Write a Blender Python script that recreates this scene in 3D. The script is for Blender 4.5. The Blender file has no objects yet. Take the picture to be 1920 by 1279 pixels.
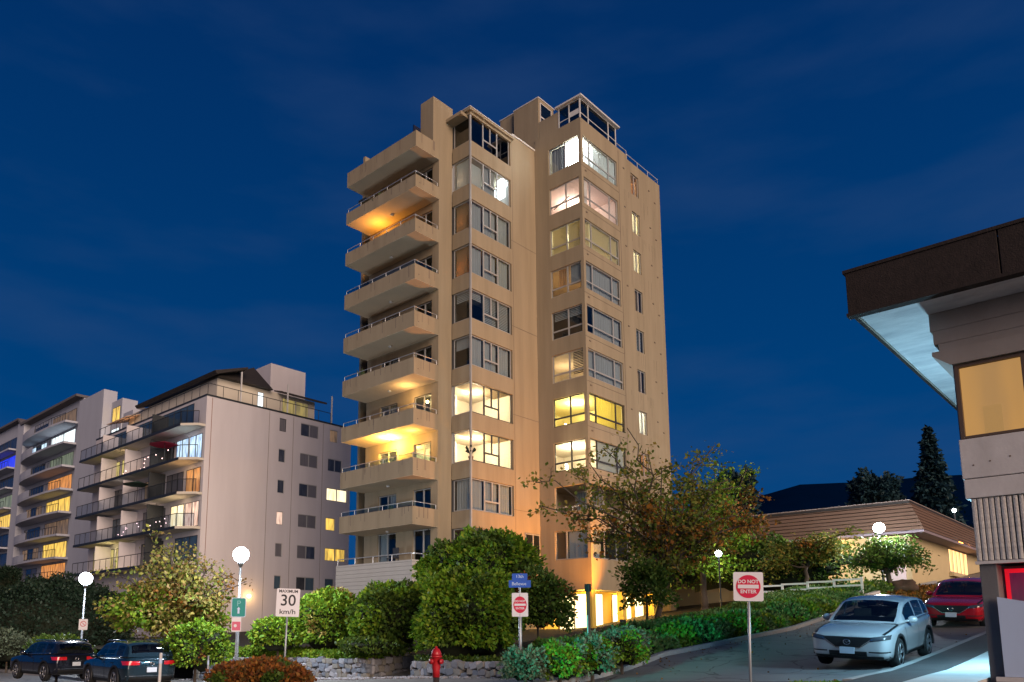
import bpy, bmesh, math, random
import numpy as np
from mathutils import Vector, Matrix
from mathutils.bvhtree import BVHTree
random.seed(7); rng = np.random.default_rng(7)
S = bpy.context.scene
COL = S.collection
PI = math.pi

# ------------------------------------------------------------------ camera, sky, light, exposure
EYE = 1.95                      # eye height over the kerb of the cross street
HEAD = 0.757                    # heading of the side street
A = (math.sin(HEAD), math.cos(HEAD)); B = (-math.cos(HEAD), math.sin(HEAD))
RZ = math.atan2(A[1], A[0])     # local x runs up the side street (p), local y along the avenue to the left (q)
cam_d = bpy.data.cameras.new('camera'); cam = bpy.data.objects.new('camera', cam_d); COL.objects.link(cam)
cam.location = (0, 0, EYE); cam.rotation_euler = (PI/2 + 0.1512, 0, 0)
cam_d.sensor_width = 36; cam_d.lens = 1455/1920*36
cam_d.shift_x = (960-863.4)/1920; cam_d.shift_y = (961.4-639.5)/1920
cam_d.clip_start = .1; cam_d.clip_end = 9000
S.camera = cam

W = bpy.data.worlds.new('World'); S.world = W; W.use_nodes = True
nt = W.node_tree; nt.nodes.clear()
def wn(t, **k):
    n = nt.nodes.new(t)
    for a, b in k.items(): setattr(n, a, b)
    return n
wo = wn('ShaderNodeOutputWorld'); bg = wn('ShaderNodeBackground'); tc = wn('ShaderNodeTexCoord')
sep = wn('ShaderNodeSeparateXYZ'); ramp = wn('ShaderNodeValToRGB')
nt.links.new(tc.outputs['Generated'], sep.inputs[0]); nt.links.new(sep.outputs['Z'], ramp.inputs[0])
e = ramp.color_ramp.elements
e[0].position = 0.0; e[0].color = (.0005, .062, .215, 1)
e[1].position = 1.0; e[1].color = (.004, .018, .08, 1)
x = e.new(.25); x.color = (.0003, .050, .190, 1)
x = e.new(.62); x.color = (.0005, .029, .130, 1)
mp = wn('ShaderNodeMapping'); mp.inputs['Scale'].default_value = (1.3, 1.3, 5.0); mp.inputs['Rotation'].default_value = (.35, .45, .3)
nz = wn('ShaderNodeTexNoise'); nz.inputs['Scale'].default_value = 2.3; nz.inputs['Detail'].default_value = 7; nz.inputs['Roughness'].default_value = .5
nt.links.new(tc.outputs['Generated'], mp.inputs[0]); nt.links.new(mp.outputs[0], nz.inputs['Vector'])
cr = wn('ShaderNodeValToRGB'); cr.color_ramp.elements[0].position = .47; cr.color_ramp.elements[0].color = (0, 0, 0, 1)
cr.color_ramp.elements[1].position = .8; cr.color_ramp.elements[1].color = (1, 1, 1, 1)
nt.links.new(nz.outputs[0], cr.inputs[0])
mx = wn('ShaderNodeMixRGB'); mx.inputs['Color2'].default_value = (.034, .074, .185, 1)
mu = wn('ShaderNodeMath', operation='MULTIPLY'); mu.inputs[1].default_value = .38
nt.links.new(cr.outputs[0], mu.inputs[0]); nt.links.new(mu.outputs[0], mx.inputs['Fac'])
nt.links.new(ramp.outputs[0], mx.inputs['Color1']); nt.links.new(mx.outputs[0], bg.inputs['Color'])
bg.inputs['Strength'].default_value = 1.0
nt.links.new(bg.outputs[0], wo.inputs[0])

town_light_d = bpy.data.lights.new('sun', 'SUN'); sun = bpy.data.objects.new('sun', town_light_d); COL.objects.link(sun)  # added stand-in for the town's spread lamplight, not a real sun
town_light_d.energy = 3.7; town_light_d.color = (1.0, .75, .57); town_light_d.angle = math.radians(42)
to_light = Vector((.41, -.91, .27)).normalized()
sun.rotation_euler = to_light.to_track_quat('Z', 'Y').to_euler()
S.view_settings.view_transform = 'Standard'; S.view_settings.look = 'None'
S.view_settings.exposure = 0; S.view_settings.gamma = 1; S.view_settings.use_curve_mapping = False
S.cycles.use_denoising = True
S.cycles.volume_bounces = 0; S.cycles.max_bounces = 6; S.cycles.diffuse_bounces = 3; S.cycles.glossy_bounces = 3; S.cycles.transparent_max_bounces = 12
S.cycles.sample_clamp_indirect = 4; S.cycles.caustics_reflective = False; S.cycles.caustics_refractive = False

# ------------------------------------------------------------------ terrain and coordinates
def height(p, q):
    f = float(np.interp(p, [-20, 0, 15.5, 18, 22.5, 30.6, 50, 60, 140], [-1.3, -.95, -.25, -.2, .12, .75, 3.2, 4.2, 12]))
    cl = lambda v: min(max(v, 0), 1)
    return .045*min(max(32-q, 0), 44)+f+.32*cl((q-5.2)/6)*cl((p-17)/3.5)*cl((34-q)/12)
def wpos(p, q, z=0): return Vector((p*A[0]+q*B[0], p*A[1]+q*B[1], z))
_c, _s = math.cos(.1512), math.sin(.1512)
def _ray(x, y):
    u = (x-863.4)/1455; v = (961.4-y)/1455
    return Vector((u, _c-v*_s, _s+v*_c))
def _pq(P): return (P.x*A[0]+P.y*A[1], P.x*B[0]+P.y*B[1], P.z+EYE)
def at(x, y, Y): r = _ray(x, y); return _pq(r*(Y/r.y))
def onp(x, y, p): r = _ray(x, y); return _pq(r*(p/(r.x*A[0]+r.y*A[1])))
def onq(x, y, q): r = _ray(x, y); return _pq(r*(q/(r.x*B[0]+r.y*B[1])))

# ------------------------------------------------------------------ objects
def tag(o, label=None, cat=None, group=None, kind=None):
    for k, v in (('label', label), ('category', cat), ('group', group), ('kind', kind)):
        if v: o[k] = v
    return o
ORG = {}
def thing(name, label, cat, p, q, z, group=None, rz=0.0):
    o = bpy.data.objects.new(name, None); COL.objects.link(o); o.empty_display_size = .2
    o.location = wpos(p, q, z); o.rotation_euler = (0, 0, RZ+rz)
    ORG[o] = (p, q, z)
    return tag(o, label, cat, group)
def free(name, label, cat, loc, group=None, rz=0.0):
    """an Empty whose children are modelled in its own local metres"""
    o = bpy.data.objects.new(name, None); COL.objects.link(o); o.empty_display_size = .2
    o.location = loc; o.rotation_euler = (0, 0, rz); ORG[o] = (0, 0, 0)
    return tag(o, label, cat, group)
def org(o):
    while o is not None and o not in ORG: o = o.parent
    return ORG[o] if o is not None else None

class MB:
    def __init__(s): s.v = []; s.f = []; s.m = []
    def add(s, vs, fs, mi=0):
        n = len(s.v); s.v += [tuple(v) for v in vs]; s.f += [tuple(i+n for i in f) for f in fs]; s.m += [mi]*len(fs); return s
    def box(s, x0, x1, y0, y1, z0, z1, mi=0):
        vs = [(x, y, z) for z in (z0, z1) for x, y in ((x0, y0), (x1, y0), (x1, y1), (x0, y1))]
        return s.add(vs, [(3, 2, 1, 0), (4, 5, 6, 7), (0, 1, 5, 4), (1, 2, 6, 5), (2, 3, 7, 6), (3, 0, 4, 7)], mi)
    def quad(s, a, b, c, d, mi=0): return s.add([a, b, c, d], [(0, 1, 2, 3)], mi)
    def tube(s, pts, rad, n=8, cap=True, mi=0):
        pts = [Vector(p) for p in pts]; rad = rad if isinstance(rad, (list, tuple)) else [rad]*len(pts)
        vs = []; fs = []
        prev = None
        for i, p in enumerate(pts):
            d = (pts[min(i+1, len(pts)-1)]-pts[max(i-1, 0)])
            d = d.normalized() if d.length > 1e-9 else Vector((0, 0, 1))
            if prev is None:
                a = d.orthogonal().normalized()
            else:
                a = (prev - d*prev.dot(d)); a = a.normalized() if a.length > 1e-6 else d.orthogonal().normalized()
            prev = a; b = d.cross(a)
            for k in range(n):
                t = 2*PI*k/n; vs.append(p + (a*math.cos(t)+b*math.sin(t))*rad[i])
        for i in range(len(pts)-1):
            for k in range(n):
                a0 = i*n+k; a1 = i*n+(k+1) % n; fs.append((a0, a1, a1+n, a0+n))
        if cap:
            fs.append(tuple(reversed(range(n)))); m = (len(pts)-1)*n; fs.append(tuple(m+k for k in range(n)))
        return s.add(vs, fs, mi)
    def prism(s, poly, ax, lo, hi, mi=0):
        """poly of 2D points extruded along axis ax (0,1,2)"""
        def P(a, b, t): return (t, a, b) if ax == 0 else ((a, t, b) if ax == 1 else (a, b, t))
        n = len(poly); vs = [P(a, b, lo) for a, b in poly]+[P(a, b, hi) for a, b in poly]
        fs = [tuple(reversed(range(n))), tuple(range(n, 2*n))]+[(i, (i+1) % n, (i+1) % n+n, i+n) for i in range(n)]
        return s.add(vs, fs, mi)
    def ball(s, c, r, nu=16, nv=10, mi=0, sq=(1, 1, 1)):
        vs = []; fs = []
        for j in range(nv+1):
            th = PI*j/nv
            for i in range(nu):
                ph = 2*PI*i/nu
                vs.append((c[0]+r*sq[0]*math.sin(th)*math.cos(ph), c[1]+r*sq[1]*math.sin(th)*math.sin(ph), c[2]+r*sq[2]*math.cos(th)))
        for j in range(nv):
            for i in range(nu):
                a = j*nu+i; b = j*nu+(i+1) % nu; fs.append((a, a+nu, b+nu, b))
        return s.add(vs, fs, mi)
    def mesh(s, name, off=(0, 0, 0)):
        me = bpy.data.meshes.new(name)
        me.from_pydata([(a-off[0], b-off[1], c-off[2]) for a, b, c in s.v], [], s.f)
        return me
    def build(s, name, mat, parent=None, smooth=False, label=None, cat=None, group=None, kind=None, bevel=0, fixn=True):
        og = org(parent) if parent is not None else (0, 0, 0)
        me = s.mesh(name, og)
        mats = mat if isinstance(mat, (list, tuple)) else [mat]
        for m in mats: me.materials.append(m)
        if len(mats) > 1: me.polygons.foreach_set('material_index', s.m)
        if fixn or bevel:
            bm = bmesh.new(); bm.from_mesh(me)
            if bevel:
                bmesh.ops.remove_doubles(bm, verts=bm.verts, dist=1e-5)
                bmesh.ops.bevel(bm, geom=[ed for ed in bm.edges if len(ed.link_faces) == 2 and ed.calc_face_angle(0) > .5], offset=bevel, segments=2, profile=.5, affect='EDGES')
            bmesh.ops.recalc_face_normals(bm, faces=bm.faces)
            bm.to_mesh(me); bm.free()
        if smooth: me.polygons.foreach_set('use_smooth', [True]*len(me.polygons))
        o = bpy.data.objects.new(name, me); COL.objects.link(o)
        if parent is not None: o.parent = parent
        else: o.rotation_euler = (0, 0, RZ)
        return tag(o, label, cat, group, kind)
def child(name, me, parent, loc=(0, 0, 0), rot=(0, 0, 0), scale=(1, 1, 1), label=None):
    o = bpy.data.objects.new(name, me); COL.objects.link(o); o.parent = parent
    o.location = loc; o.rotation_euler = rot; o.scale = scale
    if label: o['label'] = label
    return o
def lamp(name, kind, loc, energy, color, size=.1, parent=None):
    d = bpy.data.lights.new(name, kind); d.energy = energy; d.color = color
    if kind == 'POINT': d.shadow_soft_size = size
    o = bpy.data.objects.new(name, d); COL.objects.link(o)
    if parent is not None:
        o.parent = parent; og = org(parent); o.location = Vector(loc)-Vector(og)
    else: o.location = wpos(*loc)
    return o

# ------------------------------------------------------------------ materials
MATS = {}
def mat(name, col, rough=.8, metal=0, spec=.3, emit=None, es=0, coat=0, noise=None, bump=None, alpha=None):
    """noise=(scale, amount, second colour, stretch) breaks the colour up; bump=(scale, strength, distance)"""
    if name in MATS: return MATS[name]
    m = bpy.data.materials.new(name); m.use_nodes = True; t = m.node_tree; b = t.nodes['Principled BSDF']
    b.inputs['Base Color'].default_value = (*col, 1); b.inputs['Roughness'].default_value = rough
    b.inputs['Metallic'].default_value = metal; b.inputs['Specular IOR Level'].default_value = spec
    b.inputs['Coat Weight'].default_value = coat; b.inputs['Coat Roughness'].default_value = .05
    if emit: b.inputs['Emission Color'].default_value = (*emit, 1); b.inputs['Emission Strength'].default_value = es
    L = t.links.new
    if noise or bump: tcn = t.nodes.new('ShaderNodeTexCoord')
    if noise:
        sc, amt, c2, st = noise
        mpn = t.nodes.new('ShaderNodeMapping'); mpn.inputs['Scale'].default_value = st; L(tcn.outputs['Object'], mpn.inputs[0])
        n = t.nodes.new('ShaderNodeTexNoise'); n.inputs['Scale'].default_value = sc; n.inputs['Detail'].default_value = 6; n.inputs['Roughness'].default_value = .6; L(mpn.outputs[0], n.inputs['Vector'])
        r = t.nodes.new('ShaderNodeValToRGB'); r.color_ramp.elements[0].position = .35; r.color_ramp.elements[1].position = .7
        r.color_ramp.elements[0].color = (*col, 1); r.color_ramp.elements[1].color = (*[a*(1-amt)+b2*amt for a, b2 in zip(col, c2)], 1)
        L(n.outputs[0], r.inputs[0]); L(r.outputs[0], b.inputs['Base Color'])
    if bump:
        n2 = t.nodes.new('ShaderNodeTexNoise'); n2.inputs['Scale'].default_value = bump[0]; n2.inputs['Detail'].default_value = 5; L(tcn.outputs['Object'], n2.inputs['Vector'])
        bp = t.nodes.new('ShaderNodeBump'); bp.inputs['Strength'].default_value = bump[1]; bp.inputs['Distance'].default_value = bump[2]
        L(n2.outputs[0], bp.inputs['Height']); L(bp.outputs[0], b.inputs['Normal'])
    MATS[name] = m; return m
def glassmat(name, tint=(.85, .9, .92), refl=.12, rough=.02):
    if name in MATS: return MATS[name]
    m = bpy.data.materials.new(name); m.use_nodes = True; t = m.node_tree; t.nodes.clear()
    o = t.nodes.new('ShaderNodeOutputMaterial'); tr = t.nodes.new('ShaderNodeBsdfTransparent'); tr.inputs[0].default_value = (*tint, 1)
    gl = t.nodes.new('ShaderNodeBsdfGlossy'); gl.inputs['Roughness'].default_value = rough
    mixn = t.nodes.new('ShaderNodeMixShader'); fr = t.nodes.new('ShaderNodeFresnel'); fr.inputs[0].default_value = 1.5
    ad = t.nodes.new('ShaderNodeMath'); ad.operation = 'ADD'; ad.inputs[1].default_value = refl; ad.use_clamp = True
    ge = t.nodes.new('ShaderNodeNewGeometry'); sb = t.nodes.new('ShaderNodeMath'); sb.operation = 'SUBTRACT'; sb.inputs[0].default_value = 1; t.links.new(ge.outputs['Backfacing'], sb.inputs[1])
    ml = t.nodes.new('ShaderNodeMath'); ml.operation = 'MULTIPLY'
    t.links.new(fr.outputs[0], ad.inputs[0]); t.links.new(ad.outputs[0], ml.inputs[0]); t.links.new(sb.outputs[0], ml.inputs[1]); t.links.new(ml.outputs[0], mixn.inputs[0]); t.links.new(tr.outputs[0], mixn.inputs[1]); t.links.new(gl.outputs[0], mixn.inputs[2]); t.links.new(mixn.outputs[0], o.inputs[0])
    MATS[name] = m; return m
def globemat(name, col, st):
    """opal lamp glass: glows itself and lets the bulb inside light the place"""
    if name in MATS: return MATS[name]
    m = bpy.data.materials.new(name); m.use_nodes = True; t = m.node_tree; t.nodes.clear()
    o = t.nodes.new('ShaderNodeOutputMaterial'); tr = t.nodes.new('ShaderNodeBsdfTransparent'); em = t.nodes.new('ShaderNodeEmission'); em.inputs[0].default_value = (*col, 1); em.inputs[1].default_value = st
    ad = t.nodes.new('ShaderNodeAddShader'); t.links.new(tr.outputs[0], ad.inputs[0]); t.links.new(em.outputs[0], ad.inputs[1]); t.links.new(ad.outputs[0], o.inputs[0]); MATS[name] = m; return m
def leafmat(name, cols, sat=1, rough=.55, tl=.25):
    """leaves: one colour per leaf from a short ramp, some light let through"""
    if name in MATS: return MATS[name]
    m = bpy.data.materials.new(name); m.use_nodes = True; t = m.node_tree; t.nodes.clear()
    o = t.nodes.new('ShaderNodeOutputMaterial'); g = t.nodes.new('ShaderNodeNewGeometry'); r = t.nodes.new('ShaderNodeValToRGB'); r.color_ramp.interpolation = 'LINEAR'
    el = r.color_ramp.elements; n = len(cols)
    el[0].position = 0; el[0].color = (*cols[0], 1); el[1].position = 1; el[1].color = (*cols[-1], 1)
    for i in range(1, n-1): x = el.new(i/(n-1)); x.color = (*cols[i], 1)
    pr = t.nodes.new('ShaderNodeBsdfPrincipled'); pr.inputs['Roughness'].default_value = rough; pr.inputs['Specular IOR Level'].default_value = .18
    tr = t.nodes.new('ShaderNodeBsdfTranslucent'); ms = t.nodes.new('ShaderNodeMixShader'); ms.inputs[0].default_value = tl
    L = t.links.new
    L(g.outputs['Random Per Island'], r.inputs[0]); L(r.outputs[0], pr.inputs['Base Color']); L(r.outputs[0], tr.inputs[0]); L(pr.outputs[0], ms.inputs[1]); L(tr.outputs[0], ms.inputs[2]); L(ms.outputs[0], o.inputs[0])
    MATS[name] = m; return m
def boardmat(name, col, c2, axis, pitch, rough=.8, depth=.35):
    """fine board or rib relief too small to pick apart"""
    if name in MATS: return MATS[name]
    m = mat(name, col, rough, noise=(.8, .5, c2, (1, 1, .25))); t = m.node_tree; b = t.nodes['Principled BSDF']
    tcn = t.nodes.new('ShaderNodeTexCoord'); sp = t.nodes.new('ShaderNodeSeparateXYZ'); t.links.new(tcn.outputs['Object'], sp.inputs[0])
    a = t.nodes.new('ShaderNodeMath'); a.operation = 'MULTIPLY'; a.inputs[1].default_value = 2*PI/pitch; t.links.new(sp.outputs[axis], a.inputs[0])
    s2 = t.nodes.new('ShaderNodeMath'); s2.operation = 'SINE'; t.links.new(a.outputs[0], s2.inputs[0])
    bp = t.nodes.new('ShaderNodeBump'); bp.inputs['Strength'].default_value = depth; bp.inputs['Distance'].default_value = .03
    t.links.new(s2.outputs[0], bp.inputs['Height']); t.links.new(bp.outputs[0], b.inputs['Normal']); return m

M_tower = mat('tower_render', (.32, .256, .170), .85, noise=(1.6, .75, (.235, .185, .12), (1, 1, .09)), bump=(14, .12, .02))
M_tower_soffit = mat('soffit_paint_lit', (.66, .53, .37), .8, noise=(.6, .4, (.42, .35, .27), (1, 1, 1)))  # underside paint lightened: the glow from below is put into its colour
M_frame = mat('window_frame', (.37, .36, .345), .5, .2)
M_darkframe = mat('dark_frame', (.05, .05, .055), .5, .2)
M_white = mat('white_paint', (.62, .60, .58), .5, noise=(3, .3, (.5, .48, .45), (1, 1, 1)))
M_rail = mat('rail_metal', (.55, .55, .55), .35, .6)
M_glass = glassmat('window_glass', (.85, .9, .92), .06)
M_dglass = glassmat('dark_glass', (.35, .42, .45), .10)
M_railglass = glassmat('balustrade_glass', (.45, .60, .62), .08)
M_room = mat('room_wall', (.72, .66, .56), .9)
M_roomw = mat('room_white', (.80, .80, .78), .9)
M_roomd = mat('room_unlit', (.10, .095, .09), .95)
def drape(name, c1_, c2_, sc=6):
    m = mat(name, c1_, .9, noise=(sc, .5, c2_, (6, 6, .1))); t = m.node_tree; b = t.nodes['Principled BSDF']; o = t.nodes['Material Output']
    tr = t.nodes.new('ShaderNodeBsdfTranslucent'); ms = t.nodes.new('ShaderNodeMixShader'); ms.inputs[0].default_value = .5
    t.links.new(b.inputs['Base Color'].links[0].from_socket, tr.inputs[0]); t.links.new(b.outputs[0], ms.inputs[1]); t.links.new(tr.outputs[0], ms.inputs[2]); t.links.new(ms.outputs[0], o.inputs[0]); return m
M_curt = mat('curtain_grey', (.42, .40, .38), .9, noise=(6, .5, (.30, .28, .27), (6, 6, .1)))
M_curt_w = drape('curtain_white', (.78, .76, .70), (.56, .54, .50))
M_curt_o = drape('curtain_tan', (.62, .40, .20), (.46, .27, .12))
M_blind = mat('venetian_slats', (.52, .50, .47), .6)
M_conc = mat('concrete_pale', (.62, .60, .59), .85, noise=(2.2, .7, (.42, .40, .39), (1, 1, .6)), bump=(30, .25, .01))
# ------------------------------------------------------------------ ground, roads, pavements
M_soil = mat('garden_soil', (.045, .038, .028), .95, noise=(2, .6, (.03, .035, .018), (1, 1, 1)), bump=(12, .5, .03))
M_asph = mat('asphalt', (.135, .135, .14), .75, noise=(1.6, .6, (.20, .195, .19), (1, .35, 1)), bump=(60, .3, .01), spec=.5)
def cracks(m, sc=.55):
    t = m.node_tree; b = t.nodes['Principled BSDF']; src = b.inputs['Base Color'].links[0].from_socket
    tcn = t.nodes.new('ShaderNodeTexCoord'); nn = t.nodes.new('ShaderNodeTexNoise'); nn.inputs['Scale'].default_value = 1.5; va = t.nodes.new('ShaderNodeVectorMath'); va.operation = 'MULTIPLY_ADD'; va.inputs[1].default_value = (.5, .5, .5)
    t.links.new(tcn.outputs['Object'], nn.inputs['Vector']); t.links.new(nn.outputs['Color'], va.inputs[0]); t.links.new(tcn.outputs['Object'], va.inputs[2])
    v = t.nodes.new('ShaderNodeTexVoronoi'); v.feature = 'DISTANCE_TO_EDGE'; v.inputs['Scale'].default_value = sc; t.links.new(va.outputs[0], v.inputs['Vector'])
    r = t.nodes.new('ShaderNodeValToRGB'); r.color_ramp.elements[0].position = .004; r.color_ramp.elements[0].color = (.3, .3, .3, 1); r.color_ramp.elements[1].position = .016; r.color_ramp.elements[1].color = (1, 1, 1, 1); t.links.new(v.outputs['Distance'], r.inputs[0])
    mm = t.nodes.new('ShaderNodeMixRGB'); mm.blend_type = 'MULTIPLY'; mm.inputs[0].default_value = 1; t.links.new(src, mm.inputs[1]); t.links.new(r.outputs[0], mm.inputs[2]); t.links.new(mm.outputs[0], b.inputs['Base Color'])
cracks(M_asph)
M_walk = mat('pavement_concrete', (.24, .235, .225), .85, noise=(1.2, .5, (.17, .165, .16), (1, 1, 1)), bump=(40, .2, .01))
M_kerb = mat('kerb_concrete', (.33, .32, .31), .8, noise=(3, .5, (.22, .21, .2), (1, 1, 1)))
M_paint = mat('road_paint', (.62, .60, .58), .7, noise=(7, .6, (.3, .29, .28), (1, 1, 1)))
M_grass = mat('grass_base', (.05, .075, .02), .95)
def sheet(name, ps, qs, m, dz, kind='structure', zf=None):
    mb = MB(); np_, nq = len(ps), len(qs)
    vs = [(p, q, (zf or height)(p, q)+dz) for p in ps for q in qs]
    fs = [(i*nq+j, (i+1)*nq+j, (i+1)*nq+j+1, i*nq+j+1) for i in range(np_-1) for j in range(nq-1)]
    mb.add(vs, fs); return mb.build(name, m, kind=kind, smooth=True, fixn=False)
def lin(a, b, n): return [a+(b-a)*i/n for i in range(n+1)]
def far_h(p, q):
    d = math.hypot(p, q); return height(p, q) if d < 300 else height(p, q)
sheet('ground', [-300, -200, -100, -60, -20]+lin(-8, 14, 11)+[15.5]+lin(17, 60, 22)+[80, 110, 140, 200, 300],
      [-300, -200, -100, -60, -12]+lin(-8, 28, 18)+[34, 50, 80, 140, 200, 300], M_soil, -.06)
sheet('avenue', lin(-12, 14.4, 13), [-80, -40, -12]+lin(-8, 28, 18)+lin(34, 160, 10), M_asph, .0)
sheet('side_street', lin(14.4, 15.5, 1)+lin(16.5, 90, 37), lin(4.84, 11.26, 6), M_asph, .002)
def kerb_line(name, p0, p1, q0, q1, n=40, h=.13):
    """kerb stones laid end to end, each a piece of its own"""
    along_p = (p1-p0) > (q1-q0)
    root = thing(name, {'kerb': 'pale concrete kerb edging the planted bank along the side street'}.get(name, name), 'kerb', p0, q0, 0)
    return root
def kerb_pieces(root, p0, p1, q0, q1, L, n):
    a = (p1-p0) > (q1-q0)
    for i in range(n):
        if a:
            x0 = p0+i*L; x1 = x0+L-.012; y0, y1 = q0, q1
        else:
            y0 = q0+i*L; y1 = y0+L-.012; x0, x1 = p0, p1
        mb = MB(); v = []
        for (x, y) in ((x0, y0), (x1, y0), (x1, y1), (x0, y1)): v.append((x, y, height(x, y)-.1))
        for (x, y) in ((x0, y0), (x1, y0), (x1, y1), (x0, y1)): v.append((x, y, height(x, y)+.13))
        mb.add(v, [(3, 2, 1, 0), (4, 5, 6, 7), (0, 1, 5, 4), (1, 2, 6, 5), (2, 3, 7, 6), (3, 0, 4, 7)])
        mb.build('kerb_stone', M_kerb, root, bevel=.012)
k1 = thing('kerb', 'pale concrete kerb below the hedge on the far side of the side street', 'kerb', 15, 10.6, 0)
kerb_pieces(k1, 14.6, 60, 11.26, 11.48, 1.5, 26)
k2 = thing('kerb', 'low kerb along the pavement beside the concrete building and parked cars', 'kerb', 15, 3.9, 0)
kerb_pieces(k2, 15.2, 50, 4.66, 4.84, 1.5, 20)
k3 = thing('kerb', 'kerb of the avenue below the stone retaining wall', 'kerb', 14.5, 12, 0)
kerb_pieces(k3, 14.4, 14.58, 11.2, 60, 1.6, 28)
# pavement slabs (each slab a piece)
M_slabw = mat('slab_lit', (.50, .49, .47), .8, noise=(2, .5, (.36, .35, .34), (1, 1, 1)), bump=(40, .2, .01)); M_slabd = mat('slab_shaded', (.06, .055, .055), .85, noise=(2, .5, (.04, .036, .034), (1, 1, 1)), bump=(40, .4, .01))  # light by the wall and shadow by the kerb put into slab colours
pv = thing('pavement', None, None, 15, 3, 0); pv['kind'] = 'structure'
def slab(root, p0, p1, q0, q1, dz=.13, m=None):
    mb = MB(); v = []
    for (x, y) in ((p0, q0), (p1, q0), (p1, q1), (p0, q1)): v.append((x, y, height(x, y)-.05))
    for (x, y) in ((p0, q0), (p1, q0), (p1, q1), (p0, q1)): v.append((x, y, height(x, y)+dz))
    mb.add(v, [(3, 2, 1, 0), (4, 5, 6, 7), (0, 1, 5, 4), (1, 2, 6, 5), (2, 3, 7, 6), (3, 0, 4, 7)]); mb.build('paving_slab', m or M_walk, root)
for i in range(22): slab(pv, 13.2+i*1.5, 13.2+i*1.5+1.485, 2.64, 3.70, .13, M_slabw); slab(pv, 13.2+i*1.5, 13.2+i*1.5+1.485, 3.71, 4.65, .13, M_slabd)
pv2 = thing('pavement', None, None, 15, 20, 0); pv2['kind'] = 'structure'
for i in range(24): slab(pv2, 14.59, 16.2, 11.3+i*1.6, 11.3+i*1.6+1.585, .12)
pth = thing('path', None, None, 17, 18, 0); pth['kind'] = 'structure'
for i in range(8): slab(pth, 16.21+i*1.4, 16.21+i*1.4+1.385, 17.75, 19.8, .12)
n_ = 420
def litter():
    P = np.stack([15+rng.random(n_)**1.3*26, np.where(rng.random(n_) < .75, 11.2-rng.random(n_)**2*1.6, 4.9+rng.random(n_)*5), np.zeros(n_)], 1)
    for r_ in P: r_[2] = height(r_[0], r_[1])+.012
    leaves('fallen_leaves', P, .06, LO, None, out=np.tile([0, 0, .1], (n_, 1)))['kind'] = 'stuff'
# painted markings
sheet('road_markings', lin(24.0, 29.0, 6), [7.45, 7.57], M_paint, .010)
sheet('road_markings', lin(9.3, 9.5, 1), lin(12, 60, 20), M_paint, .010)
# apron of worn asphalt in front of the cars
sheet('parking_apron', lin(13.4, 16.0, 3), lin(4.86, 9.4, 4), mat('worn_asphalt', (.10, .085, .07), .9, noise=(2, .6, (.06, .055, .05), (1, 1, 1)), bump=(50, .4, .01)), .03)

# ------------------------------------------------------------------ wall, window and room builders
def wall(mb, ax, v, lo, hi, z0, z1, ops=(), d=.22, mi=0):
    """face at p=v (ax p, looking -p) or q=v (ax q, looking -q), with openings and their reveals"""
    def P(a, z, t=0): return (v+t, a, z) if ax == 'p' else (a, v+t, z)
    us = sorted({lo, hi, *[u for o in ops for u in o[:2]]}); zs = sorted({z0, z1, *[u for o in ops for u in o[2:4]]})
    us = [u for u in us if lo-1e-6 <= u <= hi+1e-6]; zs = [u for u in zs if z0-1e-6 <= u <= z1+1e-6]
    for i in range(len(us)-1):
        j = 0
        while j < len(zs)-1:
            um = (us[i]+us[i+1])/2; inside = lambda zm: any(o[0] < um < o[1] and o[2] < zm < o[3] for o in ops)
            if inside((zs[j]+zs[j+1])/2): j += 1; continue
            k = j
            while k+1 < len(zs)-1 and not inside((zs[k+1]+zs[k+2])/2): k += 1
            mb.quad(P(us[i], zs[j]), P(us[i+1], zs[j]), P(us[i+1], zs[k+1]), P(us[i], zs[k+1]), mi); j = k+1
    for a, b, c, e2 in ops:
        mb.quad(P(a, c), P(b, c), P(b, c, d), P(a, c, d), mi); mb.quad(P(a, e2), P(b, e2), P(b, e2, d), P(a, e2, d), mi)
        mb.quad(P(a, c), P(a, e2), P(a, e2, d), P(a, c, d), mi); mb.quad(P(b, c), P(b, e2), P(b, e2, d), P(b, c, d), mi)
def B3(mb, ax, v, a, b, t0, t1, z0, z1):
    if ax == 'p': mb.box(v+t0, v+t1, a, b, z0, z1)
    else: mb.box(a, b, v+t0, v+t1, z0, z1)
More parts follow.
